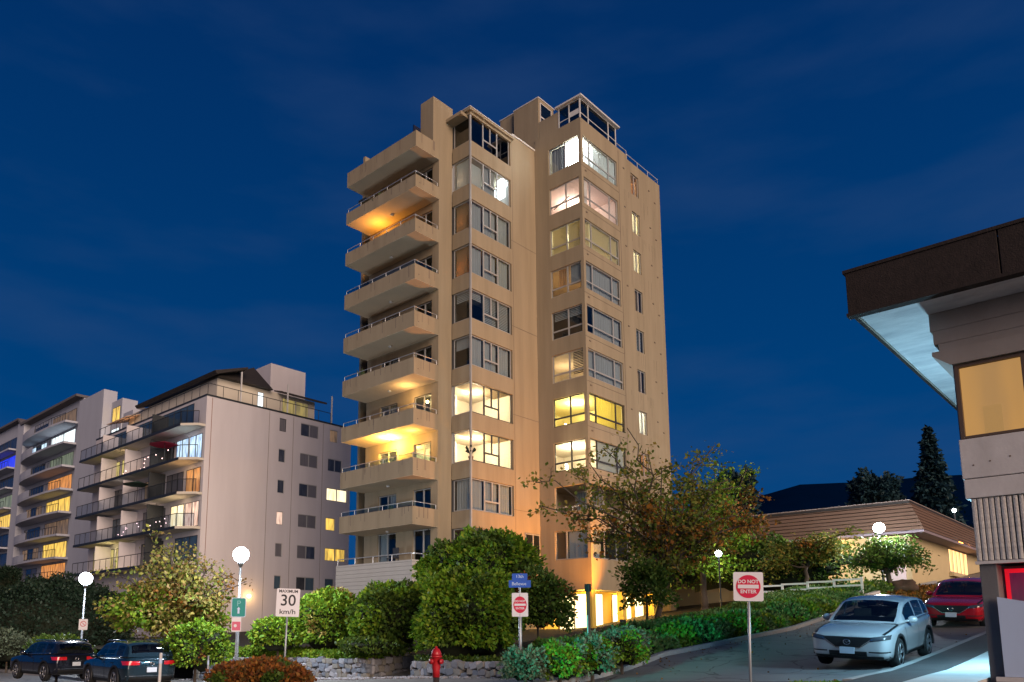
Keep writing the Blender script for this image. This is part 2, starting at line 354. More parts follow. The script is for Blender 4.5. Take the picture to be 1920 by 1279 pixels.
def win(root, ax, v, cells, t=.07, fm=None, gm=None, w=.045, label=None, curt=(), name='window'):
    """a window: one frame, a pane per cell (a, b, z0, z1); curt = (a, b, z0, z1, material, kind)"""
    mb = MB()
    for a, b, c, d in cells:
        B3(mb, ax, v, a, a+w, t, t+.06, c, d); B3(mb, ax, v, b-w, b, t, t+.06, c, d)
        B3(mb, ax, v, a+w, b-w, t+.002, t+.058, c, c+w); B3(mb, ax, v, a+w, b-w, t+.002, t+.058, d-w, d)
    f = mb.build(name, fm or M_frame, root, label=label)
    for a, b, c, d in cells:
        m2 = MB(); B3(m2, ax, v, a+w, b-w, t+.025, t+.033, c+w, d-w); m2.build('pane', gm or M_glass, f)
    for a, b, c, d, m, kd in curt:
        m3 = MB()
        if kd == 'slats':
            z = c+.04
            while z < d-.03: B3(m3, ax, v, a+.05, b-.05, t+.14, t+.17, z, z+.05); z += .10
            m3.build('blind', m, f)
        elif kd == 'flat':
            B3(m3, ax, v, a+.03, b-.03, t+.14, t+.16, c, d-.03); m3.build('blind', m, f)
        else:   # drape with folds
            n = max(6, int((b-a)/.06)); vs = []; fs = []
            for i in range(n+1):
                u = a+.03+(b-a-.06)*i/n; o = t+.16+.025*math.sin(i*1.9)+.012*math.sin(i*.7)
                for z in (c+.02, d-.03): vs.append((v+o, u, z) if ax == 'p' else (u, v+o, z))
            for i in range(n): fs.append((2*i, 2*i+2, 2*i+3, 2*i+1))
            m3.add(vs, fs).build('curtain', m, f, fixn=False)
    return f
def room(root, p0, p1, q0, q1, z0, z1, m, skipq=None, skipp=None, ceil=None):
    """an open box behind windows. skipp / skipq: part of the near faces left open -> (from, to)"""
    mb = MB()
    mb.quad((p0, q0, z0), (p1, q0, z0), (p1, q1, z0), (p0, q1, z0)); mb.quad((p0, q0, z1), (p1, q0, z1), (p1, q1, z1), (p0, q1, z1), 1)
    mb.quad((p1, q0, z0), (p1, q1, z0), (p1, q1, z1), (p1, q0, z1)); mb.quad((p0, q1, z0), (p1, q1, z0), (p1, q1, z1), (p0, q1, z1))
    if skipp is not None and skipp < q1: mb.quad((p0, skipp, z0), (p0, q1, z0), (p0, q1, z1), (p0, skipp, z1))
    if skipp is None: mb.quad((p0, q0, z0), (p0, q1, z0), (p0, q1, z1), (p0, q0, z1))
    if skipq is not None and skipq < p1: mb.quad((skipq, q0, z0), (p1, q0, z0), (p1, q0, z1), (skipq, q0, z1))
    if skipq is None: mb.quad((p0, q0, z0), (p1, q0, z0), (p1, q0, z1), (p0, q0, z1))
    return mb.build('room', [m, ceil or m], root, fixn=False)
def rail(root, pts, zt, zb, m=None, step=1.1, r=.022, name='railing', glass=None):
    """hand rail on posts along a plan polyline"""
    mb = MB(); mb.tube([(p, q, zt) for p, q in pts], r, 6)
    for (a, b) in zip(pts[:-1], pts[1:]):
        L = math.hypot(b[0]-a[0], b[1]-a[1]); n = max(1, round(L/step))
        for i in range(n+1):
            t = i/n; mb.tube([(a[0]+(b[0]-a[0])*t, a[1]+(b[1]-a[1])*t, z) for z in (zb, zt)], r*.8, 5)
    o = mb.build(name, m or M_rail, root)
    if glass:
        for (a, b) in zip(pts[:-1], pts[1:]):
            g = MB(); g.quad((a[0], a[1], zb+.03), (b[0], b[1], zb+.03), (b[0], b[1], zt-.04), (a[0], a[1], zt-.04)); g.build('glass_panel', glass, o, fixn=False)
    return o

# ------------------------------------------------------------------ the apartment tower
T = thing('apartment_tower', 'tall beige apartment tower with stepped balconies and lit corner windows', 'apartment building', 36, 30, 0)
SK = lambda k: 8.5+2.75*k            # sill heights of the left bay
SB = lambda k: 11.3+2.745*k          # sill heights of the right bay
# left bay: solid bands between the windows
zt = 32.3
prev = 0.0
for k in range(-1, 9):
    top = SK(k); mb = MB(); mb.box(30.75, 34.45, 28.26, 29.73, prev, top); mb.build('spandrel', M_tower, T, bevel=.015); prev = top+1.79
mb = MB(); mb.box(30.55, 34.6, 28.08, 29.9, prev, prev+.16); mb.build('roof_cap', M_tower, T, bevel=.02)
mb = MB(); mb.box(30.53, 34.62, 28.06, 29.9, prev+.161, prev+.20); mb.build('roof_trim', M_white, T)
mb = MB(); mb.box(30.70, 34.5, 28.22, 30.4, prev-.16, prev-.001); mb.build('head_rail', M_tower, T)
mb = MB(); mb.box(30.74, 30.84, 28.25, 28.35, SK(-1), prev); mb.build('corner_post', M_frame, T)
states = {8: ('dark', 'dark'), 7: ('tan', 'mixlit'), 6: ('tan', 'grey'), 5: ('orange', 'grey'), 4: ('dark', 'slats'), 3: ('halfdark', 'grey'), 2: ('lit', 'lit'), 1: ('lit', 'lit'), 0: ('grey', 'grey'), -1: ('dark', 'grey')}
for k, (l, r) in states.items():
    z0, z1 = SK(k), SK(k)+1.79
    lit = l == 'lit'
    lab = {'lit': 'bay window brightly lit from inside'}.get(l)
    cl = []
    if l == 'tan': cl = [(28.4, 29.6, z0, z1, M_curt_o if k == 6 else M_curt_w, 'flat')]
    if l == 'orange': cl = [(28.4, 29.6, z0, z1, M_curt_o, 'flat')]
    if l == 'grey': cl = [(28.4, 29.6, z0, z1, M_curt, 'drape')]
    if l == 'halfdark': cl = [(28.4, 29.6, z0+1.1, z1, M_curt, 'flat')]
    if k == 4: cl = [(28.4, 29.6, z0+1.2, z1, M_blind, 'slats')]
    win(T, 'p', 30.75, [(28.36, 29.64, z0+.02, z1-.02)], fm=M_frame, gm=M_dglass if k == 8 else M_glass, curt=cl, label=lab)
    zr = z0+.62; cr_ = []
    mm = M_curt
    if r == 'grey': cr_ = [(30.9, 31.93, z0, z1, mm, 'drape'), (31.99, 33.2, z0, z1, mm, 'drape'), (33.26, 34.3, z0, z1, M_curt_w if k in (5, 6) else mm, 'drape')]
    if r == 'slats': cr_ = [(31.99, 33.2, z0, z1, M_blind, 'slats'), (33.26, 34.3, z0, z1, M_blind, 'slats'), (30.9, 31.9, z0+1.25, z1, M_blind, 'slats')]
    if r == 'mixlit': cr_ = [(30.9, 31.93, z0+.2, z1-.3, M_curt_w, 'flat'), (31.99, 33.2, z0, z1, M_curt, 'drape')]
    win(T, 'q', 28.26, [(30.86, 31.96, z0+.02, z1-.02), (31.96, 32.6, zr, z1-.02), (32.6, 33.23, zr, z1-.02), (31.96, 33.23, z0+.02, zr), (33.23, 34.36, z0+.02, z1-.02)], fm=M_frame if not lit else M_darkframe,
        gm=M_dglass if k == 8 else M_glass, curt=cr_, label=lab)
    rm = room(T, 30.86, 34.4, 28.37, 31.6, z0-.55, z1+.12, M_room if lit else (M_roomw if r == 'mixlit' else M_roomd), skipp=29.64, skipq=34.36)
    if lit:
        lamp('ceiling_light', 'POINT', (32.6, 29.6, z1-.35), 520 if k == 1 else 460, (1, .70, .40), .25, T)
    if r == 'mixlit': lamp('ceiling_light', 'POINT', (33.9, 29.4, z1-.3), 60, (.85, .95, 1), .2, T)
    if l == 'orange': lamp('table_lamp', 'POINT', (31.4, 29.3, z0+.6), 26, (1, .5, .15), .2, T)
    if l == 'tan': lamp('table_lamp', 'POINT', (31.4, 29.3, z0+.7), 16, (1, .62, .38), .2, T)
for i in range(14):
    a_ = rng.random()*6.28; pl_ = MB(); pl_.tube([(30.95, 28.45, SK(1)+.2), (30.95+.1*math.cos(a_), 28.45+.1*math.sin(a_), SK(1)+.45), (30.95+.3*math.cos(a_), 28.45+.3*math.sin(a_), SK(1)+.5+.35*rng.random())], [.012, .012, .05], 4)
    pl_.build('plant_stem', mat('roof_plant', (.02, .03, .012), .9), T)
mb = MB(); mb.tube([(30.95, 28.45, SK(1)+.02), (30.95, 28.45, SK(1)+.25)], [.10, .15], 12); mb.build('plant_pot', mat('pot_dark', (.12, .06, .04), .7), T)
# pier, wall right of the bay, wall behind the balconies
mb = MB(); mb.box(29.66, 30.74, 29.742, 30.3, 0, 31.9); mb.build('pier', M_tower, T, bevel=.01)
mb = MB(); wall(mb, 'q', 28.27, 34.452, 36.9, 0, 32.68); wall(mb, 'p', 34.452, 28.27, 31, 0, 32.3)
mb.box(34.5, 36.9, 28.28, 28.5, 32.681, 32.75); mb.build('wall', M_tower, T)
mb = MB()
for z in (8.9, 14.6, 20.1, 25.6): mb.box(34.45, 36.9, 28.262, 28.266, z, z+.025)
mb.box(34.58, 34.605, 28.262, 28.266, 1, 32.6); mb.build('joint', mat('joint', (.17, .13, .10), .9), T)
M_joint = MATS['joint']
PB = 29.67
d2a, d2b = onp(812, 1000, PB)[1]+.05, onp(774, 1000, PB)[1]
d1a, d1b = onp(742, 1010, PB)[1], onp(708, 1010, PB)[1]
tops = [8.52, 11.16, 13.89, 16.76, 19.46, 22.21, 24.93, 27.6, 30.32]
bots = [7.56, 10.19, 13.01, 15.83, 18.55, 21.32, 24.15, 26.86, 29.36]
floors = [5.5]+[b+.22 for b in bots[:-1]]
ops = []
for fz in floors: ops += [(d2a, d2b, fz+.1, fz+2.05), (d1a, d1b, fz+.1, fz+2.05)]
mb = MB(); wall(mb, 'p', PB, 30.3, 36.0, 0, 29.4, ops); mb.build('balcony_wall', M_tower, T)
for i, fz in enumerate(floors):
    m_ = (d1a+d1b)/2; m2_ = (d2a+d2b)/2
    litb = i in (2, )
    cc = [] if i in (0, 2) else [(d1a, m_, fz+.1, fz+2.05, M_curt, 'drape')]
    if i == 0: cc = [(m_, d1b, fz+.1, fz+2.05, M_curt_w, 'drape')]
    win(T, 'p', PB, [(d1a, m_, fz+.12, fz+2.03), (m_, d1b, fz+.12, fz+2.03)], curt=cc, name='balcony_door')
    win(T, 'p', PB, [(d2a, m2_, fz+.12, fz+2.03), (m2_, d2b, fz+.12, fz+2.03)], name='balcony_door')
    lb = i in (2, 3)
    room(T, PB+.1, PB+3, 30.35, 35.9, fz, fz+2.3, M_room if lb else M_roomd, skipq=None, skipp=None) if False else None
    mb = MB(); x1 = PB+2.2; mb.quad((x1, 30.4, fz), (x1, 35.9, fz), (x1, 35.9, fz+2.4), (x1, 30.4, fz+2.4)); mb.quad((PB+.23, 30.4, fz+.05), (x1, 30.4, fz+.05), (x1, 35.9, fz+.05), (PB+.23, 35.9, fz+.05)); mb.quad((PB+.23, 30.4, fz+2.4), (x1, 30.4, fz+2.4), (x1, 35.9, fz+2.4), (PB+.23, 35.9, fz+2.4))
    mb.quad((PB+.23, 30.4, fz), (x1, 30.4, fz), (x1, 30.4, fz+2.4), (PB+.23, 30.4, fz+2.4)); mb.quad((PB+.23, 35.9, fz), (x1, 35.9, fz), (x1, 35.9, fz+2.4), (PB+.23, 35.9, fz+2.4))
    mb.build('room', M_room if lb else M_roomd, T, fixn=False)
    if i == 2: lamp('ceiling_light', 'POINT', (30.9, 33.1, fz+2.0), 120, (1, .72, .3), .25, T)
    if i == 3: lamp('ceiling_light', 'POINT', (30.9, 31.4, fz+2.0), 60, (1, .74, .35), .25, T)
for i, (b, t_) in enumerate(zip(bots, tops)):
    mb = MB(); mb.box(27.78, 27.92, 29.742, 36.0, b, t_); mb.box(27.922, 29.66, 29.744, 29.89, b, t_); mb.box(27.922, 29.66, 35.85, 35.998, b, t_)
    mb.box(27.922, 29.66, 29.892, 35.848, b+.004, b+.2)
    ba = mb.build('balcony', [M_tower], T)
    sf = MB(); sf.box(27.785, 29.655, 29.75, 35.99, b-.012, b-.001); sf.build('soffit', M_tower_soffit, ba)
    if i < 8: rail(ba, [(27.86, 35.9), (27.86, 29.83), (29.6, 29.83)], t_+.27, t_, step=1.25, glass=M_railglass if i in (5, 0, 1) else None)
    if i < 8:
        mb = MB(); mb.ball((28.9, 33.0, bots[i]-.06), .11, 10, 6, sq=(1, 1, .6)); mb.build('soffit_lamp', mat('lit_bulb', (1, .85, .6), .5, emit=(1, .75, .4), es=25) if i == 2 else M_white, T, smooth=True)
def pot_plant(p, q, z, h, lab):
    o = thing('potted_plant', lab, 'plant', p, q, z)
    mb = MB(); mb.tube([(p, q, z), (p, q, z+.35)], [.13, .18], 12); mb.build('pot', MATS['pot_dark'], o)
    mb = MB()
    for i in range(40):
        a_ = rng.random()*6.28; r_ = .1+.3*rng.random(); zz = z+.35+h*rng.random(); mb.add([(p, q, z+.35), (p+r_*math.cos(a_), q+r_*math.sin(a_), zz), (p+r_*1.2*math.cos(a_+.2), q+r_*1.2*math.sin(a_+.2), zz+.1), (p+r_*.9*math.cos(a_+.3), q+r_*.9*math.sin(a_+.3), zz-.05)], [(0, 1, 2, 3)])
    mb.build('foliage', mat('pot_leaf', (.05, .08, .03), .8), o, fixn=False)
M_stain = mat('rain_stain', (.20, .155, .115), .9)
for b, t_ in zip(bots, tops):
    mb = MB()
    for i in range(9):
        q = 30.0+5.8*rng.random(); w = .02+.05*rng.random(); L_ = (.2+.6*rng.random())*(t_-b); mb.box(27.7765, 27.779, q, q+w, t_-L_, t_-.004)
    for i in range(3):
        p = 28.0+1.5*rng.random(); w = .02+.05*rng.random(); mb.box(p, p+w, 29.7385, 29.741, t_-.6*(t_-b), t_-.004)
    mb.build('rain_stain', M_stain, T, kind='stuff')
mb = MB()
for i in range(60):
    k = rng.integers(0, 7); p = 41.4+5*rng.random(); z0 = 14.3+2.745*k; mb.box(p, p+.02+.05*rng.random(), 24.6765, 24.679, z0-.2-1.1*rng.random(), z0)
mb.build('rain_stain', mat('rain_stain_faint', (.25, .20, .135), .9), T, kind='stuff')
pot_plant(28.15, 33.4, tops[7]-.72, .8, 'leafy plant in a pot on the second balcony from the top of the tall tower')
pot_plant(28.2, 31.9, tops[0]-.75, .7, 'small leafy plant in a pot on the lowest balcony slab of the tall tower')
pot_plant(28.2, 34.6, tops[3]-.72, .75, 'leafy plant in a pot on the balcony above the two lit balconies')
def chair_(p, q, z, lab):
    o = thing('patio_chair', lab, 'chair', p, q, z); M_ch = M_darkframe
    for dx in (-.22, .22):
        for dy in (-.22, .22): mb = MB(); mb.box(p+dx-.02, p+dx+.02, q+dy-.02, q+dy+.02, z, z+.43); mb.build('leg', M_ch, o)
    mb = MB(); mb.box(p-.25, p+.25, q-.25, q+.25, z+.431, z+.47); mb.build('seat', M_ch, o)
    mb = MB(); mb.box(p+.21, p+.25, q-.25, q+.25, z+.471, z+1.05); mb.build('backrest', M_ch, o)
chair_(28.7, 32.3, 5.5, 'dark chair on the boarded terrace at the foot of the tall tower'); chair_(28.6, 31.0, 7.76, 'dark chair on the lowest balcony slab, behind its glass')
chair_(28.7, 33.6, tops[4]-.71, 'dark chair on the fifth balcony slab of the tall tower')
mb = MB()
for b in bots[:-1]: mb.box(28.06, 28.14, 29.735, 29.741, b+.3, b+.35)
mb.build('scupper', M_joint, T)
# light on the balcony two floors below the first dark one, a weaker orange one near the top, and a warm one
lamp('balcony_light', 'POINT', (28.9, 33.0, bots[2]-.42), 850, (1, .54, .09), .12, T)
lamp('balcony_light', 'POINT', (28.7, 30.9, bots[2]-.3), 45, (1, .55, .12), .12, T)
lamp('balcony_light', 'POINT', (28.9, 31.6, bots[3]-.6), 60, (1, .6, .2), .1, T)
lamp('balcony_light', 'POINT', (28.95, 34.3, bots[7]-.85), 130, (1, .42, .05), .12, T)
# solid base under the lowest balcony, boarded
M_board = mat('base_boards', (.46, .43, .39), .8, noise=(1, .4, (.38, .35, .31), (1, 1, 1)))
z = 3.15
while z < 5.6:
    z2 = min(z+.22, 5.68); mb = MB(); mb.box(27.78, 27.9, 29.742, 36.2, z, z2-.012); mb.build('board', M_board, T)
    mb = MB(); mb.box(27.902, 29.66, 29.744, 29.88, z, z2-.012); mb.build('board', M_board, T); z = z2
mb = MB(); mb.box(27.92, 29.66, 29.9, 36.0, 3.13, 3.3); mb.box(29.5, 29.66, 30, 36, 0, 3.1); mb.box(27.92, 29.66, 29.9, 36, 5.3, 5.5); mb.build('base_slab', M_tower, T)
rail(T, [(27.84, 36.1), (27.84, 29.83), (29.6, 29.83)], 6.02, 5.68, step=1.6, r=.03)
lamp('passage_light', 'POINT', (28.7, 34.6, 2.6), 60, (1, .45, .1), .1, T)
# fin and set-back room above the top balcony
mb = MB(); mb.box(29.16, 30.8, 29.745, 30.83, 30.3, 33.2); mb.box(30.8, 36, 30.4, 30.6, 30.4, 32.9); mb.build('roof_fin', M_tower, T, bevel=.01)
mb = MB(); mb.box(28.6, 29.6, 30.835, 30.9, 30.35, 31.6); mb.build('glass_screen', M_dglass, T)
mb = MB(); mb.box(29.5, 37, 29.8, 37, 29.4, 29.6); mb.box(30.2, 36.9, 28.5, 36, 32.0, 32.2); mb.build('roof', M_tower, T)
mb = MB(); mb.box(30.3, 34, 36.0, 36.2, 0, 30); mb.box(46.4, 46.59, 24.7, 36, 0, 33); mb.box(30, 46, 37, 37.2, 0, 33); mb.build('rear_wall', M_tower, T)
for (p, q, r_) in ((30.6, 31.3, .28), (31.4, 31.2, .22), (32.1, 31.1, .3), (31.0, 31.1, .2)):
    mb = MB(); mb.ball((p+1.2, q-.4, 33.3), r_, 9, 6); mb.build('roof_planting', mat('roof_plant', (.02, .03, .012), .9), T, smooth=True)

# right bay and flank
WL = 24.78, 27.15
opsL = []; opsR = []
for k in range(0, 8):
    z0 = SB(k); opsL.append((24.682, WL[1], z0, z0+1.76)); opsR.append((36.902, 41.0, z0, z0+1.76))
opsL.append((24.682, WL[1], 8.85, 10.38)); opsR.append((36.902, 41.0, 8.85, 10.38))
opsL.append((24.9, 27.2, 6.05, 7.75)); opsR.append((37.1, 41.0, 6.05, 7.75))
for k in range(-1, 7):
    z0 = 14.38+2.745*k; opsR.append((42.72, 43.72, z0, z0+1.5))
mb = MB(); wall(mb, 'p', 36.9, 24.68, 28.262, 4.27, 33.15, opsL); wall(mb, 'q', 24.68, 36.9, 46.6, 4.27, 33.12, opsR)
mb.quad((36.9, 24.68, 4.27), (46.6, 24.68, 4.27), (46.6, 36, 4.27), (36.9, 36, 4.27))
mb.box(36.905, 37.1, 24.685, 28.2, 33.151, 33.4); mb.box(37.102, 42.3, 24.687, 24.9, 33.121, 33.4); mb.box(37.1, 46.6, 24.9, 36, 32.4, 32.6)
mb.box(46.25, 46.6, 24.7, 36, 32.6, 33.1)
mb.build('wall', M_tower, T)
mb = MB(); mb.box(41.18, 41.21, 24.668, 24.678, 4.1, 33.2)
for k in range(0, 8): mb.box(36.88, 41.18, 24.668, 24.678, SB(k)-.32, SB(k)-.30)
mb.build('joint', M_joint, T)
mb = MB(); mb.box(36.905, 36.99, 24.685, 24.77, SB(0), 32.4); mb.build('corner_post', M_frame, T)
RS = {7: 'bright', 6: 'pink', 5: 'beige', 4: 'orange', 3: 'dark', 2: 'half', 1: 'yellow', 0: 'warm'}
for k, s_ in RS.items():
    z0, z1 = SB(k), SB(k)+1.76; zr = z0+.52; cL = []; cR = []
    lit = s_ in ('bright', 'pink', 'yellow', 'warm', 'half', 'orange')
    if s_ == 'bright': cL = [(25.9, 27.1, z0, z1, M_curt, 'drape')]; cR = [(37.3, 41, z0, z1, M_curt_w, 'drape')]
    if s_ == 'pink': cR = [(37.0, 37.85, z0, z1, M_curt_w, 'drape')]
    if s_ == 'beige': cL = [(24.8, 25.93, z0, z1, drape('blind_cream', (.80, .68, .42), (.74, .62, .38), 2), 'flat'), (25.96, 27.1, z0, z1, MATS['blind_cream'], 'flat')]; cR = [(37.0, 37.86, z0, z1, MATS['blind_cream'], 'flat'), (37.93, 40.05, z0, z1, MATS['blind_cream'], 'flat'), (40.1, 40.95, z0, z1, MATS['blind_cream'], 'flat')]
    if s_ == 'orange': cL = [(25.0, 25.8, z0+.5, z1, M_curt, 'flat'), (26.1, 26.7, z0+.6, z1, M_curt_o, 'drape')]; cR = [(37.0, 40.98, z0, z1, M_curt, 'drape')]
    if s_ == 'dark': cL = [(24.9, 27.1, z0+1.2, z1, M_blind, 'slats')]; cR = [(37.95, 40.98, z0, z1, M_curt, 'drape')]
    if s_ == 'half': cR = [(37.0, 40.98, z0, z1, M_curt, 'drape')]; cL = [(24.85, 25.8, z0+.3, z1, M_roomd, 'slats')]
    if s_ == 'yellow': cR = [(37.95, 40.98, z0, z1, drape('curtain_mustard', (.80, .62, .12), (.55, .5, .14), 5), 'drape')]
    if s_ == 'warm': cR = [(38.0, 40.98, z0, z1, M_curt_w, 'flat')]
    cellsL = [(24.78, 25.93, zr, z1-.02), (25.93, WL[1], zr, z1-.02), (24.78, 25.93, z0+.02, zr), (25.93, WL[1], z0+.02, zr)]
    cellsR = [(37.0, 37.89, zr, z1-.02), (37.89, 40.08, zr, z1-.02), (40.08, 41.0, zr, z1-.02), (37.0, 37.89, z0+.02, zr), (37.89, 40.08, z0+.02, zr), (40.08, 41.0, z0+.02, zr)]
    if s_ == 'bright': cellsL = [(24.78, 25.93, z0+.02, z1-.02), (25.93, WL[1], z0+.02, z1-.02)]
    win(T, 'p', 36.9, cellsL, curt=cL, fm=M_darkframe if s_ in ('yellow', 'warm') else M_frame)
    win(T, 'q', 24.68, cellsR, curt=cR, fm=M_darkframe if s_ in ('yellow', 'warm') else M_frame)
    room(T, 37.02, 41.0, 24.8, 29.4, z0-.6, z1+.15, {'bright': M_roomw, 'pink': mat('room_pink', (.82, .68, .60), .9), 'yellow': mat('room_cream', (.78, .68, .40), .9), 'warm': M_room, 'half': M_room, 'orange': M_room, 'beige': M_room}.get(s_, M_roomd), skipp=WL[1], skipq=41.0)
    L_ = {'bright': (520, (.9, .96, 1), (37.7, 25.5, z1-.25)), 'pink': (230, (1, .74, .62), (39.3, 27.2, z1-.3)), 'yellow': (480, (1, .78, .30), (38.8, 26.8, z1-.3)), 'warm': (560, (1, .74, .42), (38.8, 26.9, z1-.3)),
          'half': (95, (1, .62, .3), (39.2, 27.8, z1-.8)), 'orange': (40, (1, .5, .18), (38.6, 27.2, z0+.3)), 'beige': (170, (1, .85, .5), (38.8, 26.9, z1-.4))}.get(s_)
    if L_: lamp('ceiling_light', 'POINT', L_[2], L_[0], L_[1], .2, T)
    if s_ == 'bright':
        mb = MB(); mb.box(37.12, 37.2, 24.95, 25.8, z0+.05, z1-.1); mb.build('light_panel', mat('white_lamp', (1, 1, 1), .5, emit=(.93, .98, 1), es=40), T)
    if s_ == 'pink':
        mb = MB(); mb.tube([(37.15, 27.0, z0+.45), (37.15, 25.8, z0+.9)], .03, 6); mb.build('inner_rail', M_darkframe, T)
# small flank windows
SW = {-1: ('o', M_curt_o), 0: ('w', M_curt_w), 1: (None, M_curt_o), 2: (None, M_blind), 3: (None, M_curt_o), 4: ('y', M_curt_w), 5: ('y', M_curt_w), 6: ('o', M_curt_o)}
for k, (lt, cm) in SW.items():
    z0 = 14.38+2.745*k; z1 = z0+1.5
    win(T, 'q', 24.68, [(42.74, 43.22, z0+.02, z1-.02), (43.22, 43.70, z0+.02, z1-.02)], curt=[(42.8, 43.66, z0, z1-(.0 if k != 6 else .45), cm, 'slats' if cm is M_blind else 'drape')], w=.04)
    room(T, 42.5, 44, 24.92, 26.2, z0-.3, z1+.2, M_room if lt else M_roomd, skipp=None, skipq=44)
    if lt: lamp('ceiling_light', 'POINT', (43.2, 25.9, z1-.3), {'o': 40, 'w': 190, 'y': 130}[lt], {'o': (1, .5, .2), 'w': (1, .9, .7), 'y': (1, .78, .42)}[lt], .15, T)
# vents dotted over the flank
vm = MB(); vm.box(0, .16, -.03, 0, 0, .07); vme = vm.mesh('vent'); vme.materials.append(M_joint)
for k in range(-1, 7):
    z0 = 14.38+2.745*k
    for p, dz in ((41.75, 1.35), (45.0, 1.15), (45.75, .55), (37.25, -.9)):
        child('vent', vme, T, (p-36, 24.676-30, z0+dz))
# balcony in the corner below the lit windows, windows below that
room(T, 37.02, 41.2, 24.8, 28.2, 8.86, 10.4, M_tower, skipp=28.2, skipq=41.2)
rail(T, [(36.98, 27.1), (36.98, 24.76), (41.0, 24.76)], 9.12, 8.85, step=1.4)
win(T, 'p', 38.6, [(24.9, 25.8, 8.9, 10.3), (25.8, 26.9, 8.9, 10.3)], curt=[(24.95, 26.9, 8.9, 10.3, M_curt, 'drape')], name='balcony_door')
win(T, 'p', 36.9, [(24.92, 26.4, 6.07, 7.73), (26.4, 27.18, 6.07, 7.73)], curt=[(24.95, 26.35, 6.1, 7.7, mat('curtain_blue', (.30, .36, .42), .9), 'flat')])
win(T, 'q', 24.68, [(37.12, 38.4, 6.07, 7.73), (38.4, 39.7, 6.07, 7.73), (39.7, 40.98, 6.07, 7.73)], curt=[(37.2, 38.3, 6.1, 7.7, M_curt, 'drape')])
room(T, 37.15, 41.0, 24.95, 27.3, 5.9, 7.9, M_roomd, skipp=27.3, skipq=41.0)
win(T, 'q', 28.24, [(35.4, 36.1, 6.0, 7.6), (36.1, 36.75, 6.0, 7.6)], t=-.05, gm=M_dglass)
# lobby recess under the right bay
M_lob = mat('lobby_wall', (.78, .52, .10), .8)
mb = MB(); mb.quad((38.6, 25.9, 1.5), (38.6, 29, 1.5), (38.6, 29, 4.26), (38.6, 25.9, 4.26)); mb.quad((38.6, 25.9, 1.5), (46.6, 25.9, 1.5), (46.6, 25.9, 4.26), (38.6, 25.9, 4.26)); mb.quad((36.85, 28.255, 1.5), (38.6, 28.255, 1.5), (38.6, 28.255, 4.26), (36.85, 28.255, 4.26)); mb.build('lobby_wall', M_lob, T)
mb = MB(); mb.box(36.9, 38.6, 24.7, 29, 1.6, 1.75); mb.box(38.6, 46, 24.7, 25.9, 1.6, 1.75); mb.build('lobby_floor', M_walk, T)
for (p, q) in ((37.15, 24.95), (40.4, 24.95), (44, 24.95)):
    mb = MB(); mb.box(p-.2, p+.2, q-.2, q+.2, 1.5, 4.26); mb.build('column', M_lob, T, bevel=.01)
win(T, 'p', 38.5, [(25.95, 27.1, 1.9, 4.15), (27.1, 28.2, 1.9, 4.15)], name='lobby_door', gm=mat('lobby_glow', (1, .9, .6), .5, emit=(1, .82, .42), es=2.6))
win(T, 'q', 25.8, [(38.7, 39.8, 1.9, 4.15), (40.8, 41.9, 1.9, 4.15), (41.9, 43.0, 1.9, 4.15), (43.4, 44.5, 1.9, 4.15)], name='lobby_door', gm=MATS['lobby_glow'])
lamp('lobby_light', 'POINT', (37.9, 25.6, 3.95), 330, (1, .55, .08), .1, T)
lamp('lobby_light', 'POINT', (42.0, 25.3, 3.95), 240, (1, .56, .09), .1, T)
# roof terrace: glazed enclosure, lift house, guard rail
mb = MB()
for p in (36.93, 37.8, 40.1, 40.98):
    mb.box(p, p+.07, 24.7, 24.77, 33.401, 34.75)
for q in (25.5, 26.28): mb.box(36.93, 37.0, q, q+.07, 33.401, 34.75)
for z in (33.75, 34.68): mb.box(36.95, 41.04, 24.71, 24.76, z, z+.05); mb.box(36.94, 36.99, 24.71, 26.34, z, z+.05)
mb.box(36.95, 36.98, 24.8, 25.5, 33.8, 34.1)
enc = mb.build('terrace_frame', M_white, T)
for a, b in ((37.0, 37.8), (37.87, 40.1), (40.17, 40.98)):
    for z0, z1 in ((33.42, 33.75), (33.8, 34.68)): g = MB(); g.box(a, b, 24.73, 24.74, z0, z1); g.build('pane', M_dglass, enc)
for a, b in ((24.78, 25.5), (25.57, 26.28)):
    for z0, z1 in ((33.42, 33.75), (33.8, 34.68)): g = MB(); g.box(36.96, 36.97, a, b, z0, z1); g.build('pane', M_dglass, enc)
mb = MB(); mb.box(36.75, 41.25, 24.5, 26.5, 34.751, 34.86); mb.build('terrace_roof', M_white, T, bevel=.01)
mb = MB(); mb.box(38.0, 40.9, 25.6, 26.3, 32.6, 34.74); mb.build('terrace_core', mat('terrace_dark', (.08, .09, .09), .9), T)
mb = MB(); mb.box(36.95, 38.6, 27.93, 30.0, 32.7, 36.4); mb.box(37.2, 40, 30.0, 31.4, 32.7, 36.5); mb.build('lift_house', M_tower, T, bevel=.01)
mb = MB(); mb.box(36.93, 38.7, 27.9, 30.02, 36.401, 36.47); mb.box(37.17, 40, 30.03, 31.45, 36.501, 36.56); mb.build('coping', M_white, T)
win(T, 'q', 27.93, [(37.1, 38.3, 33.4, 34.1), (37.1, 38.3, 34.1, 35.1), (37.1, 38.3, 35.1, 36.1)], t=-.06, gm=M_dglass, fm=M_white)
mb = MB(); mb.box(36.95, 37.1, 26.35, 27.9, 33.401, 34.6); mb.build('wall', M_tower, T)
rail(T, [(42.4, 24.75), (46.5, 24.75), (46.5, 28)], 33.55, 33.12, step=1.4, m=M_white)
rail(T, [(41.1, 24.75), (42.35, 24.75)], 33.75, 33.4, step=1.2, m=M_white)
# dark coping line of the left block
mb = MB(); mb.box(34.6, 36.9, 28.22, 28.5, 32.69, 32.8); mb.build('coping', M_white, T)
